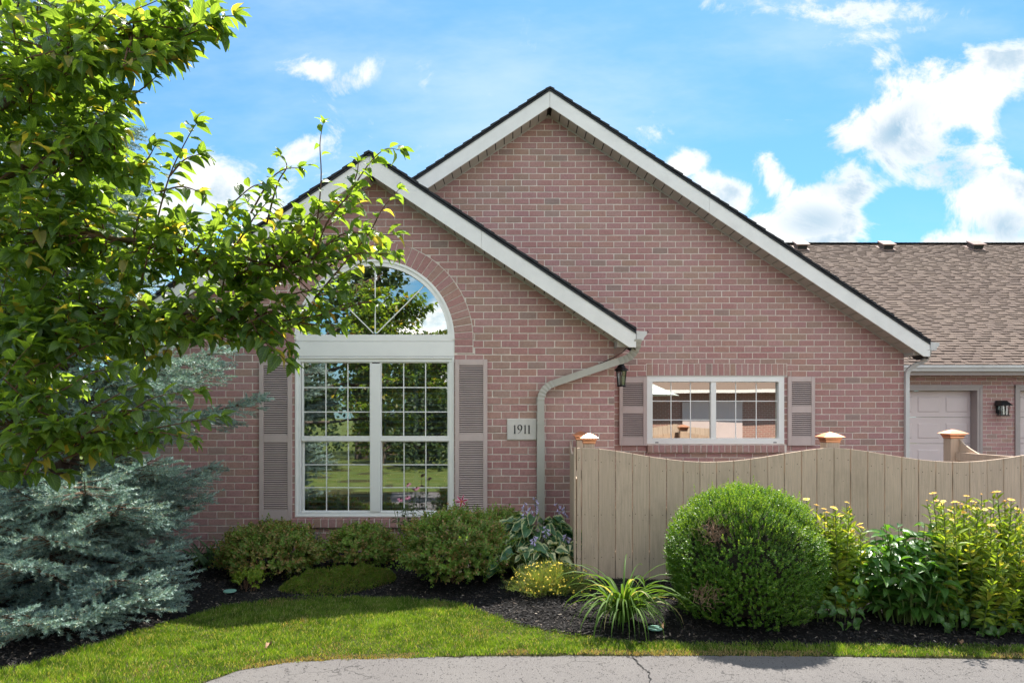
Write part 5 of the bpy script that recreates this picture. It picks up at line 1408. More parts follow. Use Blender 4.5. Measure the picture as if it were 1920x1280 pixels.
items.sort(key=lambda q_: q_[0].y - .5 * q_[0].z + random.uniform(-.05, .05))
for q_, d, nr_2, s in items[:298]: place_leaf(random.choice(pm), t, q_, d, nr_2, s)
rest_ = items[298:]; tm = leaf_grid(.34, 5, .35, .4, 'lance')
V, Fc = scatter(tm[0], tm[1], np.array([tuple(a[0]) for a in rest_]), frames(np.array([tuple(a[1]) for a in rest_]), np.array([tuple(a[2]) for a in rest_])), np.array([a[3] for a in rest_]))
mk('leaves', V, Fc, M['peony'], t, True, uv=np.tile(tm[2], (len(rest_), 1)), kind='stuff'); st.build('stems', M['stem'], t)
# broad low leaves at the foot of the daisies
t = thing('leafy_weed', 'low broad oval leaves at the foot of the slim daisies', 'plant', (X(1570, 4.98), 4.98, hz(1570, 4.98)))
lm = leaf_meshes('leaf', M['hosta2'].copy() if False else M['peony'], (.5, .6), (.4, .7), 'ovate', 4, 1)
for px_, py_ in [(random.uniform(1530, 1620), random.uniform(1095, 1175)) for _ in range(34)]:
    place_leaf(random.choice(lm), t, P(px_, py_, 5.0 + random.uniform(-.06, .1)), Vector((random.gauss(0, .7), random.gauss(-.3, .3), random.gauss(-.5, .4))), Vector((random.gauss(0, .3), -.7, .7)), random.uniform(.06, .095))
t = thing('leafy_weed', 'low broad oval leaves at the foot of the broad daisy clump', 'plant', (X(1830, 4.95), 4.95, hz(1830, 4.95)))
for px_, py_ in [(random.uniform(1765, 1915), random.uniform(1100, 1185)) for _ in range(60)]:
    place_leaf(random.choice(lm), t, P(px_, py_, 4.95 + random.uniform(-.06, .1)), Vector((random.gauss(0, .7), random.gauss(-.3, .3), random.gauss(-.5, .4))), Vector((random.gauss(0, .3), -.7, .7)), random.uniform(.06, .10))

# ---------------------------------------------------------------- coneflowers and lily under the window
cx, cy = X(768, 7.3), 7.3; t = thing('coneflower', 'pink coneflowers on thin stems in front of the arched window', 'coneflower', (cx, cy, hz(768, 7.3)))
st = MB(); Pp = []; Dd = []; Ss = []
tips = [(765, 907, 1), (781, 914, 1), (751, 935, 1), (764, 931, 1), (737, 950, 0), (778, 962, 0), (745, 960, 0), (760, 955, 0), (800, 950, 0), (790, 975, 0), (772, 940, 0)]
for px_, py_, f in tips:
    tip = P(px_, py_, 7.3 + random.uniform(-.08, .05)); b = Vector((cx + random.uniform(-.12, .12), cy, hz(768, 7.3))); m_ = b.lerp(tip, .5) + Vector((random.uniform(-.02, .02), 0, 0)); st.tube([b, m_, tip], [.004, .0035, .0025], 5)
    for k in range(14):
        f_ = .35 + .55 * random.random(); q_ = b.lerp(tip, f_); a = random.uniform(0, 6.28); Pp.append(tuple(q_)); Dd.append((math.cos(a), math.sin(a) * .7, random.uniform(-.1, .5))); Ss.append(random.uniform(.06, .115))
    if f:
        p_ = tip; daisy(t, p_, (random.gauss(0, .3), -.45, .8), .036, M['pink'], M['cone'], 12, .55)
    else: st.lathe(tip, [(.004, -.004), (.011, 0), (.007, .012)], 7)
st.build('stems', M['stem'], t); tm = leaf_grid(.24, 3, .3, .5, 'lance'); V, Fc = scatter(tm[0], tm[1], np.array(Pp), frames(np.array(Dd), np.tile([0, 0, 1.], (len(Pp), 1))), np.array(Ss)); mk('foliage', V, Fc, M['conef'], t, True, kind='stuff')
tip = P(866, 939, 6.75); t = thing('stargazer_lily', 'crimson and white lily standing in front of the right long shutter', 'lily', (tip.x, 6.75, hz(866, 6.75)))
MB().tube([(tip.x - .02, 6.78, .1), (tip.x - .01, 6.77, .5), tuple(tip + Vector((0, .03, -.02)))], [.006, .005, .004], 6).build('stem', M['stem'], t)
pm2 = leaf_meshes('petal', M['lily'], (.42, .36), (.5, .6), 'lance', 5, 2, .2, .4)
for k in range(6):
    a = k * math.pi / 3 + .25; d = Vector((math.cos(a), -.30, math.sin(a))); place_leaf(pm2[k % 2], t, tip, d, Vector((-math.cos(a) * .2, -1, -math.sin(a) * .2)), .072, 'petal')
for k in range(5):
    a = k * 1.25; MB().tube([tip, tip + Vector((math.cos(a) * .014, -.045, math.sin(a) * .014))], .0014, 4).build('stamen', M['orange'], t)
daisy_bud = MB().tube([tip + Vector((-.07, 0, 0)), tip + Vector((-.045, 0, .005)), tip + Vector((-.02, .01, -.01))], [.004, .012, .004], 7).build('bud', M['pink'], t)
lf = leaf_meshes('leaf', M['conef'], (.3,), (.4,), 'lance', 4, 1)
for k in range(14):
    a = k * 2.2; place_leaf(lf[0], t, (tip.x - .005, 6.77, tip.z - .05 - k * .022), Vector((math.cos(a), math.sin(a) * .5, .2 - k * .04)), Vector((0, -.4, 1)), .075)

# ---------------------------------------------------------------- small things on the bed
for px_, py_, lab in ((431, 1108, 'round green drain cap in the mulch near the spruce'), (1228, 1163, 'round green drain cap in the mulch beside the daylily')):
    h_ = .10 if px_ > 1000 else .05
    d = F * (CZ - h_) / (py_ - PY); c = Vector((X(px_, d), d, 0)); c.z = float(H(c.x, c.y)) + .012
    t = thing('drain_cap', lab, 'drain cap', c, 'round green drain caps')
    MB().lathe(c, [(.050, 0), (.056, .004), (.055, .012), (.045, .013)], 28).build('rim', M['plasticrim'], t)
    MB().lathe(c, [(.0448, .002), (.0448, .010), (.040, .012), (.012, .012), (.010, .009)], 28).build('lid', M['plastic'], t)
for px_, py_, lab in ((1803, 1208, 'curled brown dead leaf standing in the mulch at the right'), (1238, 1178, 'crumpled brown leaf beside the drain cap'), (508, 1208, 'small reddish leaf lying on the lawn')):
    d = F * (CZ - .03) / (py_ - PY); c = Vector((X(px_, d), d, float(H(X(px_, d), d)) + .02)); V, Fc, uv = leaf_grid(.6, 6, .7, .9, 'ovate', 1.5, 2)
    o = bpy.data.objects.new('dead_leaf', mesh_data('dead_leaf', V * .06, Fc, M['deadleaf'], True, uv)); COL.objects.link(o); o.location = c; o.rotation_euler = (random.uniform(.2, .9), random.uniform(-.4, .4), random.uniform(0, 6.28)); props(o, lab, 'dead leaf')
# the open crack in the asphalt
pts = [P(1174, 1229, 4.6), P(1184, 1233, 4.5), P(1192, 1238, 4.45), P(1200, 1246, 4.4), P(1211, 1256, 4.3), P(1217, 1262, 4.3), P(1216, 1271, 4.2), P(1221, 1290, 4.1)]
V = []; Fc = []; path = []
for px_, py_ in ((1174, 1229), (1180, 1232), (1186, 1234), (1192, 1239), (1198, 1243), (1201, 1248), (1207, 1252), (1212, 1257), (1217, 1261), (1215, 1267), (1219, 1273), (1218, 1280), (1224, 1290)):
    d = F * CZ / (py_ - PY); path.append((X(px_, d) + random.uniform(-.008, .008), d))
path2 = []
for a, b2 in zip(path[:-1], path[1:]):
    for k in range(4): f_ = k / 4; path2.append((a[0] + (b2[0] - a[0]) * f_ + random.uniform(-.005, .005), a[1] + (b2[1] - a[1]) * f_))
for i, (x_, y_) in enumerate(path2): w = random.uniform(.001, .0055); V += [(x_ - w, y_, .004), (x_ + w, y_ + .003, .004)]
mk('driveway_crack', V, [(2 * i, 2 * i + 1, 2 * i + 3, 2 * i + 2) for i in range(len(path2) - 1)], M['crack'], bpy.data.objects['driveway'])

# ================================================================== BLUE SPRUCE
def needle_shoots(p, d, L, nper, nl, nw):
    """bottlebrush shoots: nper needles round each"""
    n = len(p); P_ = []; D_ = []; ax = unit(np.cross(d, rvec(n))); bx_ = np.cross(d, ax)
    for k in range(nper):
        t = rng.uniform(0, 1, n); a = rng.uniform(0, 2 * np.pi, n); side = ax * np.cos(a)[:, None] + bx_ * np.sin(a)[:, None]
        P_.append(p + d * (L * t)[:, None]); D_.append(unit(side * .85 + d * (.45 + .5 * t[:, None]) + np.array([0, 0, .12])))
    P_ = np.concatenate(P_); D_ = np.concatenate(D_); tm = np.array([(-.5, 0, 0), (.5, 0, 0), (0, 1, 0)])
    s = rng.uniform(.75, 1.15, len(P_)) * nl
    return scatter(tm, np.array([(0, 1, 2)]), P_, frames(D_, rvec(len(P_))), np.stack([np.full(len(P_), nw), s, s], -1))
def spruce(label, x0, y0, Ht, R0_, mat, full=True, nper=34, seed=3, extra=()):
    random.seed(seed); t = thing('spruce_tree', label, 'spruce', (x0, y0, 0))
    MB().tube([(x0, y0, -.1), (x0 + .03, y0, Ht * .5), (x0, y0, Ht)], [.13, .08, .01], 9).build('trunk', M['bark'], t)
    br = MB(); SPt = []; SDr = []
    def branch(z, az, L, el0, sag, up):
        o = Vector((x0, y0, z)); dh = Vector((math.cos(az), math.sin(az), 0)); side = Vector((-math.sin(az), math.cos(az), 0)); pts = []
        nseg = 8
        for i in range(nseg + 1):
            f_ = i / nseg; pts.append(o + dh * L * f_ + Vector((0, 0, math.tan(el0) * L * f_ - sag * L * math.sin(math.pi * .5 * f_) + up * L * f_ ** 3)) + side * .05 * L * math.sin(f_ * 5 + az))
        br.tube(pts, [.012 * (1 - i / (nseg + 2)) * (L / 1.5 + .3) for i in range(nseg + 1)], 5, False)
        nb = int(L / .088)
        for k in range(nb):
            f_ = .22 + .78 * (k + random.random() * .5) / nb; i = min(nseg - 1, int(f_ * nseg)); q = pts[i].lerp(pts[i + 1], f_ * nseg - i); dd_ = (pts[i + 1] - pts[i]).normalized()
            for s in (1, -1):
                bl_ = .34 * L * (1 - f_) ** .65 + .11; bl_ *= random.uniform(.65, 1.1)
                bd = (dd_ * .75 + side * s * .8 + Vector((0, 0, random.uniform(-.3, .12)))).normalized(); e = q + bd * bl_ - Vector((0, 0, .10 * bl_))
                br.tube([q, e], [.004, .002], 3, False)
                m_ = max(1, int(bl_ / .070))
                for j in range(m_):
                    g_ = (j + .6) / m_; c = q.lerp(e, g_); s2 = random.choice((1, -1)); wd = bd.cross(Vector((0, 0, 1))).normalized()
                    SPt.append(tuple(c)); v = (bd * .75 + wd * s2 * .55 + Vector((0, 0, random.uniform(-.28, .35)))).normalized(); SDr.append(tuple(v))
                SPt.append(tuple(e)); SDr.append(tuple(bd))
            SPt.append(tuple(q)); SDr.append(tuple((dd_ + Vector((0, 0, .35))).normalized()))
        SPt.append(tuple(pts[-1])); SDr.append(tuple((pts[-1] - pts[-2]).normalized()))
    z = .22; k = 0
    while z < Ht - .3:
        f_ = z / Ht; L = R0_ * (1 - f_) ** .85 * random.uniform(.82, 1.12)
        if z < .5: L *= .92
        nb = 8 if full else 6
        for j in range(nb):
            az = k * .9 + j * 2 * math.pi / nb + random.uniform(-.25, .25)
            if math.sin(az) > .45 and random.random() < .6: continue
            branch(z + random.uniform(-.08, .08), az, L * random.uniform(.8, 1.1), .05, .16 * (1 - f_), .18)
        z += .19; k += 1
    for (z, az, L, el, sag, up) in extra: branch(z, az, L, el, sag, up)
    SPt = np.array(SPt); SDr = unit(np.array(SDr)); L_ = rng.uniform(.10, .17, len(SPt))
    V, Fc = needle_shoots(SPt, SDr, L_, nper, .028, .0072); mk('needles', V, Fc, mat, t, kind='stuff'); br.build('branches', M['twig'], t, kind='stuff')
    print('spruce shoots', len(SPt)); return t
def aim(px, py, d, x0, y0):
    q = P(px, py, d); v = q - Vector((x0, y0, 0)); return math.atan2(v.y, v.x), math.hypot(v.x, v.y), q.z
SX, SY = -4.25, 6.35; ex = []
for (px_, py_, d, dz) in ((485, 745, 6.7, .0), (440, 650, 6.5, .05), (400, 690, 6.2, .05), (380, 890, 6.4, .0), (325, 1070, 5.7, .05), (318, 1090, 5.9, 0), (300, 1120, 5.4, 0), (275, 1150, 5.2, .05), (385, 930, 6.6, .05), (330, 970, 6.1, 0), (300, 860, 5.7, 0), (250, 940, 5.2, 0), (330, 780, 6.0, 0), (250, 1080, 5.2, 0), (150, 1200, 4.9, 0), (60, 1190, 4.8, 0), (90, 1000, 5.0, 0), (20, 1150, 4.5, 0), (70, 1195, 4.55, 0), (130, 1180, 4.8, 0), (10, 1050, 4.7, 0), (200, 1150, 5.0, 0), (180, 900, 5.1, 0), (330, 1010, 6.5, 0)):
    az, L, zt = aim(px_, py_, d, SX, SY); ex.append((max(.2, zt - .02 * L), az, L, 0.0, .14, .16))
spruce('large blue green spruce with layered needle branches left of the arched window', SX, SY, 6.6, 1.42, M['needle'], True, 56, 3, ex)
spruce('tall dark spruce standing behind the broadleaf tree at the left', -6.6, 10.2, 8.6, 2.3, M['dneedle'], False, 24, 5)

# ================================================================== BROADLEAF TREE AT THE LEFT
TX, TY = -3.75, 4.1
tree = thing('crab_apple_tree', 'broadleaf tree with sunlit green leaves reaching in from the left', 'tree', (TX, TY, 0))
limb = MB(); twigs = MB(); LP = []; LD = []; LN = []; LS = []
limb.tube([(TX, TY, -.1), (TX + .02, TY, .8), (TX - .04, TY + .02, 1.9), (TX + .05, TY, 2.6)], [.16, .125, .11, .095], 12).build('trunk', M['bark'], tree, smooth=True); limb = MB()
def spray(pts, leaf=.075, step=.026, dens=1.0, tipn=5, r=.006, start=.15, spread=1.0):
    """a twig along pts with alternate leaves"""
    pts = [Vector(p) for p in pts]
    # Catmull-like smoothing
    Q = []
    for i in range(len(pts) - 1):
        p0, p1, p2, p3 = pts[max(0, i - 1)], pts[i], pts[i + 1], pts[min(len(pts) - 1, i + 2)]
        for k in range(5):
            s = k / 5; Q.append(.5 * ((2 * p1) + (p2 - p0) * s + (2 * p0 - 5 * p1 + 4 * p2 - p3) * s * s + (3 * p1 - p0 - 3 * p2 + p3) * s ** 3))
    Q.append(pts[-1]); L = sum((Q[i + 1] - Q[i]).length for i in range(len(Q) - 1))
    twigs.tube(Q, [r * (1 - .75 * i / len(Q)) for i in range(len(Q))], 5, False)
    acc = 0; k = 0; nxt = L * start
    for i in range(len(Q) - 1):
        seg = (Q[i + 1] - Q[i]); sl_ = seg.length
        if sl_ < 1e-6: continue
        d = seg / sl_
        while nxt < acc + sl_:
            p = Q[i] + d * (nxt - acc); az = k * 2.4 + random.uniform(-.5, .5); u = d.orthogonal().normalized(); w = d.cross(u); s = u * math.cos(az) + w * math.sin(az); s.z = s.z * .5
            if random.random() < dens:
                ld = (d * .45 + s * .85 * spread + Vector((0, 0, random.uniform(-.45, .15)))).normalized(); LP.append(tuple(p + s * .008)); LD.append(tuple(ld)); LN.append((random.gauss(0, .45), random.gauss(-.1, .45), 1)); LS.append(leaf * random.uniform(.7, 1.3))
            nxt += step * random.uniform(.6, 1.4); k += 1
        acc += sl_
    d = (Q[-1] - Q[-2]).normalized()
    for k in range(tipn):
        az = k * 1.256 + random.uniform(-.3, .3); u = d.orthogonal().normalized(); w = d.cross(u); ld = (d * .9 + (u * math.cos(az) + w * math.sin(az)) * .75).normalized(); LP.append(tuple(Q[-1])); LD.append(tuple(ld)); LN.append((random.gauss(0, .4), random.gauss(-.2, .4), 1)); LS.append(leaf * random.uniform(.7, 1.1))
random.seed(21)
# clusters: px, py, rx, ry, dist, depth, number of twigs
CLU = [(90, 70, 130, 110, 3.5, .30, 62), (230, 60, 120, 80, 3.5, .28, 52), (330, 35, 90, 55, 3.5, .20, 26), (290, 95, 60, 50, 3.45, .16, 12),
       (60, 210, 110, 110, 3.6, .3, 52), (180, 210, 80, 80, 3.6, .28, 30), (225, 255, 50, 60, 3.6, .2, 12), (90, 340, 130, 110, 3.7, .3, 60), (225, 350, 90, 80, 3.7, .26, 30),
       (70, 480, 110, 100, 3.7, .32, 60), (210, 470, 110, 80, 3.75, .3, 52), (340, 475, 90, 65, 3.8, .28, 40), (440, 500, 80, 70, 3.9, .25, 38), (520, 500, 70, 65, 3.9, .2, 30), (580, 460, 60, 60, 3.9, .2, 15), (560, 400, 40, 40, 3.9, .2, 8),
       (90, 600, 130, 60, 3.7, .3, 56), (240, 590, 110, 50, 3.8, .28, 44), (370, 590, 90, 45, 3.8, .25, 36), (480, 590, 75, 38, 3.9, .2, 26), (560, 580, 50, 40, 3.9, .18, 12), (60, 665, 90, 45, 3.7, .25, 20), (250, 640, 60, 30, 3.8, .2, 9),
       (615, 420, 55, 55, 3.9, .15, 12), (675, 450, 55, 35, 3.9, .12, 9), (620, 540, 40, 50, 3.9, .12, 6), (300, 400, 60, 45, 3.8, .2, 12), (640, 350, 35, 55, 3.9, .1, 5), (440, 420, 60, 40, 3.8, .2, 6),
       (60, 780, 90, 70, 3.5, .22, 34), (170, 800, 70, 50, 3.5, .2, 16), (90, 860, 80, 35, 3.5, .15, 12), (15, 720, 40, 40, 3.5, .15, 8), (250, 830, 50, 30, 3.55, .12, 7), (40, 700, 60, 40, 3.9, .2, 16), (150, 700, 60, 30, 4.0, .2, 8), (120, 120, 120, 110, 4.1, .3, 24), (90, 420, 120, 150, 4.2, .3, 34), (-160, 60, 160, 120, 3.9, .4, 34), (-300, 260, 150, 140, 4.1, .5, 34), (-120, 300, 110, 120, 4.0, .4, 26), (-520, 300, 160, 150, 4.3, .5, 34), (-420, 60, 170, 110, 4.2, .5, 34), (-330, 480, 150, 90, 4.2, .5, 26), (-620, 480, 110, 80, 4.3, .4, 18)]
LIMBS = [((0, 0), [(TX + .03, TY, 2.3), P(-320, 420, 4.2), P(-430, 250, 4.3), P(-520, 100, 4.4)]), ((0, 0), [(TX + .03, TY, 1.9), P(-380, 520, 4.2), P(-500, 420, 4.3), P(-640, 380, 4.4)]),
         ((0, 0), [(TX + .05, TY, 2.5), P(-120, 300, 3.8), P(60, 150, 3.6), P(250, 60, 3.5)]),
         ((0, 0), [(TX + .05, TY, 2.3), P(-60, 520, 3.9), P(120, 430, 3.8), P(330, 470, 3.8), P(520, 500, 3.9)]),
         ((0, 0), [(TX + .05, TY, 2.0), P(-40, 600, 3.9), P(150, 590, 3.8), P(350, 590, 3.85), P(500, 585, 3.9)]),
         ((0, 0), [(TX + .05, TY, 2.55), P(-80, 380, 3.9), P(80, 300, 3.7), P(210, 240, 3.6)]),
         ((0, 0), [(TX + .03, TY, 1.5), P(-150, 820, 3.9), P(30, 800, 3.6), P(180, 810, 3.5)]),
         ((0, 0), [(TX + .05, TY, 2.6), P(-160, 100, 3.9), P(0, 0, 3.7), P(150, -120, 3.6)])]
nodes = []
for _, pts in LIMBS:
    pts = [Vector(p) for p in pts]; Q = []
    for i in range(len(pts) - 1):
        for k in range(8): Q.append(pts[i].lerp(pts[i + 1], k / 8) + Vector((random.uniform(-.015, .015), random.uniform(-.015, .015), random.uniform(-.015, .015))))
    Q.append(pts[-1]); limb.tube(Q, [.034 * (1 - .85 * i / len(Q)) for i in range(len(Q))], 7, False); nodes += Q[6:]
for (px_, py_, rx, ry, d, dd_, n) in CLU:
    for _ in range(int(n * (.54 if px_ < 300 else .46))):
        a = random.uniform(0, 6.28); r_ = math.sqrt(random.random()); ddp = d + random.uniform(-dd_, dd_)
        tip = P(px_ + math.cos(a) * rx * r_, py_ + math.sin(a) * ry * r_, ddp); nd = min(nodes, key=lambda q: (q - tip).length + .05 * random.random())
        v = tip - nd; out = v.normalized() * .5 + Vector((.45, random.uniform(-.4, .4), random.uniform(.0, .55))); out.normalize(); L = random.uniform(.14, .26)
        base = tip - out * L; mid = (nd + base) / 2 + Vector((0, 0, .02))
        if (base - nd).length > .06: twigs.tube([nd, mid, base], [.006, .0045, .0035], 4, False)
        spray([base, (base + tip) / 2 + Vector((0, 0, random.uniform(-.01, .02))), tip], .098, .025, 1, 4, .003, .05)
def pp(*a): return [P(*q) for q in a]
# the sprays that stand out against sky, wall and window
HERO = [([(210, 120, 3.5), (300, 88, 3.45), (360, 62, 3.4), (398, 48, 3.4)], .07, .022), ([(330, 60, 3.4), (400, 35, 3.4), (438, 30, 3.4)], .075, .030), ([(250, 70, 3.45), (300, 110, 3.4), (335, 110, 3.4)], .07, .022), ([(380, 40, 3.4), (415, 62, 3.4)], .07, .022),
        ([(225, 190, 3.6), (262, 170, 3.55), (292, 145, 3.5)], .035, .12),
        ([(262, 540, 3.7), (290, 430, 3.65), (318, 330, 3.6), (350, 262, 3.6), (368, 232, 3.6)], .075, .036), ([(318, 330, 3.6), (345, 300, 3.6), (372, 290, 3.6)], .075, .03), ([(240, 330, 3.6), (275, 300, 3.6), (290, 275, 3.6)], .07, .028), ([(300, 360, 3.6), (340, 350, 3.6), (375, 360, 3.6)], .06, .035),
        ([(360, 480, 3.8), (420, 400, 3.75), (470, 352, 3.7), (500, 345, 3.7)], .07, .032), ([(470, 400, 3.8), (505, 340, 3.8), (532, 318, 3.8), (560, 315, 3.8)], .05, .035), ([(500, 420, 3.8), (520, 345, 3.8), (538, 312, 3.8), (525, 292, 3.8)], .045, .05), ([(430, 480, 3.8), (475, 410, 3.75), (500, 380, 3.75)], .07, .026),
        ([(560, 530, 3.85), (590, 440, 3.8), (602, 340, 3.8), (600, 270, 3.8), (606, 232, 3.8)], .050, .065), ([(585, 500, 3.85), (612, 420, 3.8), (650, 370, 3.75), (690, 310, 3.75), (722, 280, 3.75), (750, 282, 3.75)], .062, .028), ([(650, 370, 3.8), (668, 330, 3.8), (672, 305, 3.8)], .06, .03),
        ([(590, 560, 3.85), (640, 500, 3.8), (690, 440, 3.8), (715, 395, 3.8), (735, 370, 3.8), (748, 355, 3.8)], .055, .05), ([(570, 500, 3.85), (640, 440, 3.8), (700, 440, 3.8), (742, 440, 3.8)], .062, .026), ([(590, 520, 3.85), (650, 480, 3.8), (710, 475, 3.8), (742, 478, 3.8)], .055, .026),
        ([(540, 600, 3.85), (600, 590, 3.8), (650, 570, 3.8), (700, 565, 3.8)], .05, .022), ([(640, 580, 3.8), (690, 566, 3.8), (735, 572, 3.8)], .045, .045), ([(520, 560, 3.85), (580, 545, 3.8), (640, 545, 3.8)], .06, .022), ([(530, 600, 3.85), (600, 610, 3.8), (640, 608, 3.8)], .055, .024),
        ([(470, 600, 3.8), (490, 635, 3.75), (520, 660, 3.7), (541, 682, 3.7)], .075, .024), ([(440, 610, 3.8), (470, 640, 3.8), (500, 650, 3.8)], .07, .024), ([(490, 600, 3.8), (530, 630, 3.8), (545, 655, 3.8)], .065, .026), ([(250, 600, 3.7), (268, 650, 3.7), (280, 690, 3.7)], .07, .024), ([(330, 600, 3.7), (320, 640, 3.7), (305, 670, 3.7)], .065, .026), ([(360, 600, 3.75), (400, 630, 3.75), (440, 640, 3.75)], .065, .024),
        ([(40, 760, 3.5), (110, 735, 3.45), (170, 700, 3.45), (215, 690, 3.45)], .072, .026), ([(60, 830, 3.5), (150, 780, 3.45), (220, 740, 3.4), (260, 720, 3.4)], .07, .030), ([(100, 850, 3.5), (200, 800, 3.45), (290, 745, 3.4), (375, 735, 3.4)], .062, .034), ([(120, 860, 3.5), (240, 815, 3.45), (330, 795, 3.4), (415, 780, 3.4)], .058, .032), ([(230, 815, 3.45), (300, 810, 3.4), (360, 825, 3.4)], .062, .030), ([(180, 790, 3.45), (230, 770, 3.4), (300, 770, 3.4)], .065, .03), ([(20, 740, 3.5), (60, 690, 3.5), (90, 680, 3.5)], .07, .03), ([(100, 690, 3.5), (160, 650, 3.5), (200, 640, 3.5)], .06, .03)]
n0 = len(LP)
for pts, lf_, st_ in HERO: spray(pp(*pts), lf_ * 1.32, st_ * .85, 1, 5, .006, .1)
limb.build('limbs', M['bark'], tree, smooth=True); twigs.build('twigs', M['twig'], tree, kind='stuff')
LP, LD, LN, LS = map(np.array, (LP, LD, LN, LS)); print('tree leaves', len(LP))
lmeshes = [mesh_data('leaf', v, f, M['leaf'], True, u) for v, f, u in LG]
# the 300 that show largest: the free sprays and the nearest leaves
score = LS / LP[:, 1] * 1.0; score[n0:] *= 1.35
inview = (LP[:, 0] / LP[:, 1] * F + PX > 5) & (PY - (LP[:, 2] - CZ) / LP[:, 1] * F > 5); score = np.where(inview, score, 0)
order = np.argsort(-score); big = set(order[:298].tolist())
R_all = frames(LD, LN)
for i in order[:298]:
    place_leaf(lmeshes[i % 4], tree, LP[i], LD[i], LN[i], float(LS[i]))
rest_i = np.array([i for i in range(len(LP)) if i not in big]); parts_ = []; uvs = []
yl = set(random.sample(rest_i.tolist(), 26))
for k in range(4):
    ii = np.array([i for i in rest_i if i % 4 == k and i not in yl]); v, f, u = LG[k]; parts_.append(scatter(v, f, LP[ii], R_all[ii], LS[ii])); uvs.append(np.tile(u, (len(ii), 1)))
V, Fc = cat(*parts_); mk('leaves', V, Fc, M['leaf'], tree, True, uv=np.concatenate(uvs), kind='stuff')
ii = np.array(sorted(yl)); v, f, u = LG[1]; V, Fc = scatter(v, f, LP[ii], R_all[ii], LS[ii]); mk('yellow_leaves', V, Fc, M['leaf_yellow'], tree, True, kind='stuff')

# ================================================================== ACROSS THE DRIVEWAY (seen mirrored in the windows)
opp = thing('neighbour_house', 'sunlit brick house across the driveway mirrored in the windows', 'house', (8, -9, 0))
def tex_brick():
    m, T, b = base_mat('far_brick', .9, .2); bt = T.new('ShaderNodeTexBrick'); bt.inputs['Scale'].default_value = 1.0
    sx = T.mapv(T.pos(), rot=(math.radians(90), 0, 0)); T.put(bt.inputs['Vector'], sx)
    bt.inputs['Brick Width'].default_value = .2032; bt.inputs['Row Height'].default_value = .0813; bt.inputs['Mortar Size'].default_value = .005
    bt.inputs['Color1'].default_value = (.40, .21, .17, 1); bt.inputs['Color2'].default_value = (.34, .20, .16, 1); bt.inputs['Mortar'].default_value = (.55, .48, .42, 1)
    T.put(b.inputs['Base Color'], bt.outputs[0]); return m
fb = tex_brick()
def shell(x0, x1, yfr, yb, z1, rz, parent, ov=.5):
    MB().box(x0, x1, yb, yfr, 0, z1).build('wall', fb, parent)
    r = MB(); r.add([(x0 - ov, yfr + ov, z1 - .12), (x1 + ov, yfr + ov, z1 - .12), (x1 + ov, yb - ov, z1 - .12), (x0 - ov, yb - ov, z1 - .12), (x0 + 2, (yfr + yb) / 2, rz), (x1 - 2, (yfr + yb) / 2, rz)], [(0, 4, 5, 1), (2, 5, 4, 3), (1, 5, 2), (3, 4, 0), (0, 1, 2, 3)]); r.build('roof', M['roof'], parent)
    MB().box(x0 - ov, x1 + ov, yfr + ov, yfr + ov + .12, z1 - .22, z1 - .10).build('gutter', M['white'], parent)
shell(2.2, 14, -8.5, -17, 2.7, 5.4, opp)
MB().box(6.6, 9.0, -8.5, -8.44, 0, 2.15).build('garage_door', M['garage'], opp)
w_ = MB().box(3.6, 4.8, -8.5, -8.42, .9, 2.1).build('window', M['vinyl'], opp); MB().box(3.68, 4.72, -8.42, -8.41, .98, 2.02).build('pane', M['gap'], w_)
of = thing('wooden_fence', 'tan board fence across the driveway mirrored in the low window', 'fence', (6, -5, 0), None)
for i in range(24):
    xx = 3.1 + i * .155; z_ = 1.33 - .13 * math.sin(math.pi * ((i * .155 / 2.3) % 1)); MB().prism([(xx, .1), (xx + .149, .1), (xx + .149, z_), (xx, z_)], -5.02, -5.0).build('picket', M['wood'], of)
MB().box(3.1, 6.8, -5.06, -5.03, .4, .49).build('rail', M['wood'], of)
um = thing('patio_umbrella', 'pale green patio umbrella mirrored in the low window', 'umbrella', (4.55, -6.6, 0))
MB().tube([(4.55, -6.6, 0), (4.55, -6.6, 2.95)], .025, 8).build('pole', M['black'], um)
cn = MB(); c = Vector((4.55, -6.6, 0)); V = [c + Vector((0, 0, 3.0))] + [c + Vector((1.5 * math.cos(k * math.pi / 4), 1.5 * math.sin(k * math.pi / 4), 2.35)) for k in range(8)]
cn.add(V, [(0, k + 1, (k + 1) % 8 + 1) for k in range(8)]); cn.build('canopy', M['umbrella'], um)
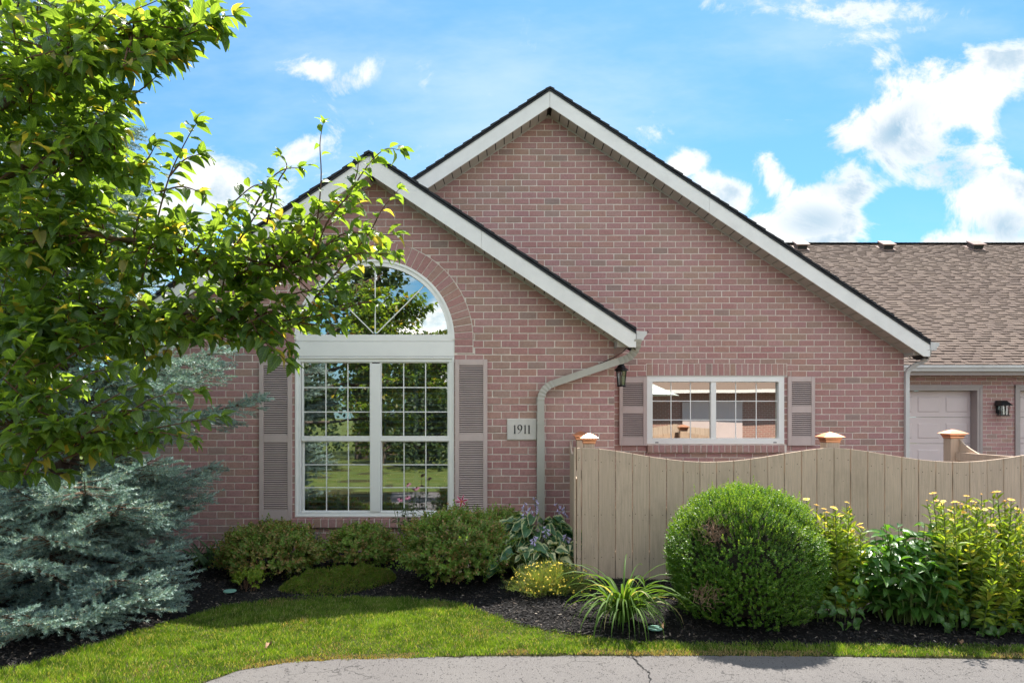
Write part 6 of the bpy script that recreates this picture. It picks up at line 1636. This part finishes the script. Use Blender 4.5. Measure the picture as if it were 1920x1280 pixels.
def far_tree(label, x0, y0, h, r, mat, n, seed, ls=.16, trunk_h=None, group='trees across the driveway'):
    random.seed(seed); t = thing('leafy_tree', label, 'tree', (x0, y0, 0), group); th = trunk_h or h * .35
    MB().tube([(x0, y0, -.1), (x0 + .05, y0, th), (x0, y0, h * .85)], [.03 * h, .022 * h, .005 * h], 8).build('trunk', M['bark'], t)
    nb = 26; bc = []
    for k in range(nb):
        a = random.uniform(0, 6.28); f_ = random.random(); rr_ = r * random.uniform(.35, .8); bc.append((x0 + math.cos(a) * rr_ * (1.1 - f_ * .7), y0 + math.sin(a) * rr_ * (1.1 - f_ * .7), th * .75 + (h - th * .75) * f_ * .92, r * random.uniform(.28, .48)))
    bc = np.array(bc); k = rng.integers(0, nb, n); v = rvec(n); q = bc[k, :3] + v * bc[k, 3][:, None] * rng.uniform(.7, 1.05, n)[:, None] * [1, 1, .8]
    V, Fc = scatter(Q_OV * [1.5, 1, 1], QF, q, frames(unit(v + rng.normal(size=(n, 3)) * .6), unit(v * .5 + rng.normal(size=(n, 3)) * .5 + [0, 0, .6])), rng.uniform(.7, 1.3, n) * ls); mk('crown', V, Fc, mat, t, kind='stuff')
    br_ = MB()
    for b_ in bc[:14]: br_.tube([(x0, y0, th * .8 + random.random() * th * .3), tuple((np.array([x0, y0, th]) + b_[:3]) / 2), tuple(b_[:3])], [.012 * h, .008 * h, .003 * h], 5)
    br_.build('branches', M['bark'], t)
fm_ = leafmat('far_leaf', (.06, .10, .018), (.11, .16, .03), .35, .5, (.18, .17, .03), .1)
fd_ = leafmat('far_dark_leaf', (.035, .065, .02), (.06, .10, .03), .3, .5)
far_tree('tall shade tree across the driveway, darkest of the mirrored trees', -5.6, -9.5, 8.5, 2.6, fd_, 3600, 31, .20)
far_tree('rounded yellow green tree across the driveway beside the shade tree', -2.9, -11, 4.6, 1.9, fm_, 3600, 32, .17)
far_tree('open airy tree across the driveway near the neighbour house', -.4, -13, 6.4, 1.7, fd_, 2000, 33, .18)
far_tree('broad low tree across the driveway at the far left', -9.0, -6.2, 7.0, 2.8, fd_, 6000, 34, .20)
far_tree('round bush-like tree directly across from the arched window', -4.3, -7.0, 2.5, 1.4, fm_, 3000, 35, .11, .3)
far_tree('low hedge-like tree across the driveway before the neighbour house', -1.2, -8.2, 2.0, 1.3, fd_, 2600, 36, .11, .3)
far_tree('dark rounded shrubby tree nearest across the drive, left of the round one', -6.6, -4.6, 3.6, 1.9, fd_, 5200, 37, .13, .5)
far_tree('dark shrubby tree nearest across the drive, right of the round one', -2.6, -4.9, 3.0, 1.5, fd_, 4200, 38, .12, .4)
mk('far_lawn', [(-14, -30, .012), (2.1, -30, .012), (2.1, 1.2, .012), (-14, 1.6, .012)], [(0, 1, 2, 3)], M['farlawn'], None, kind='structure')
print('objects', len(bpy.data.objects), 'polys', sum(len(o.data.polygons) for o in bpy.data.objects if o.type == 'MESH'))
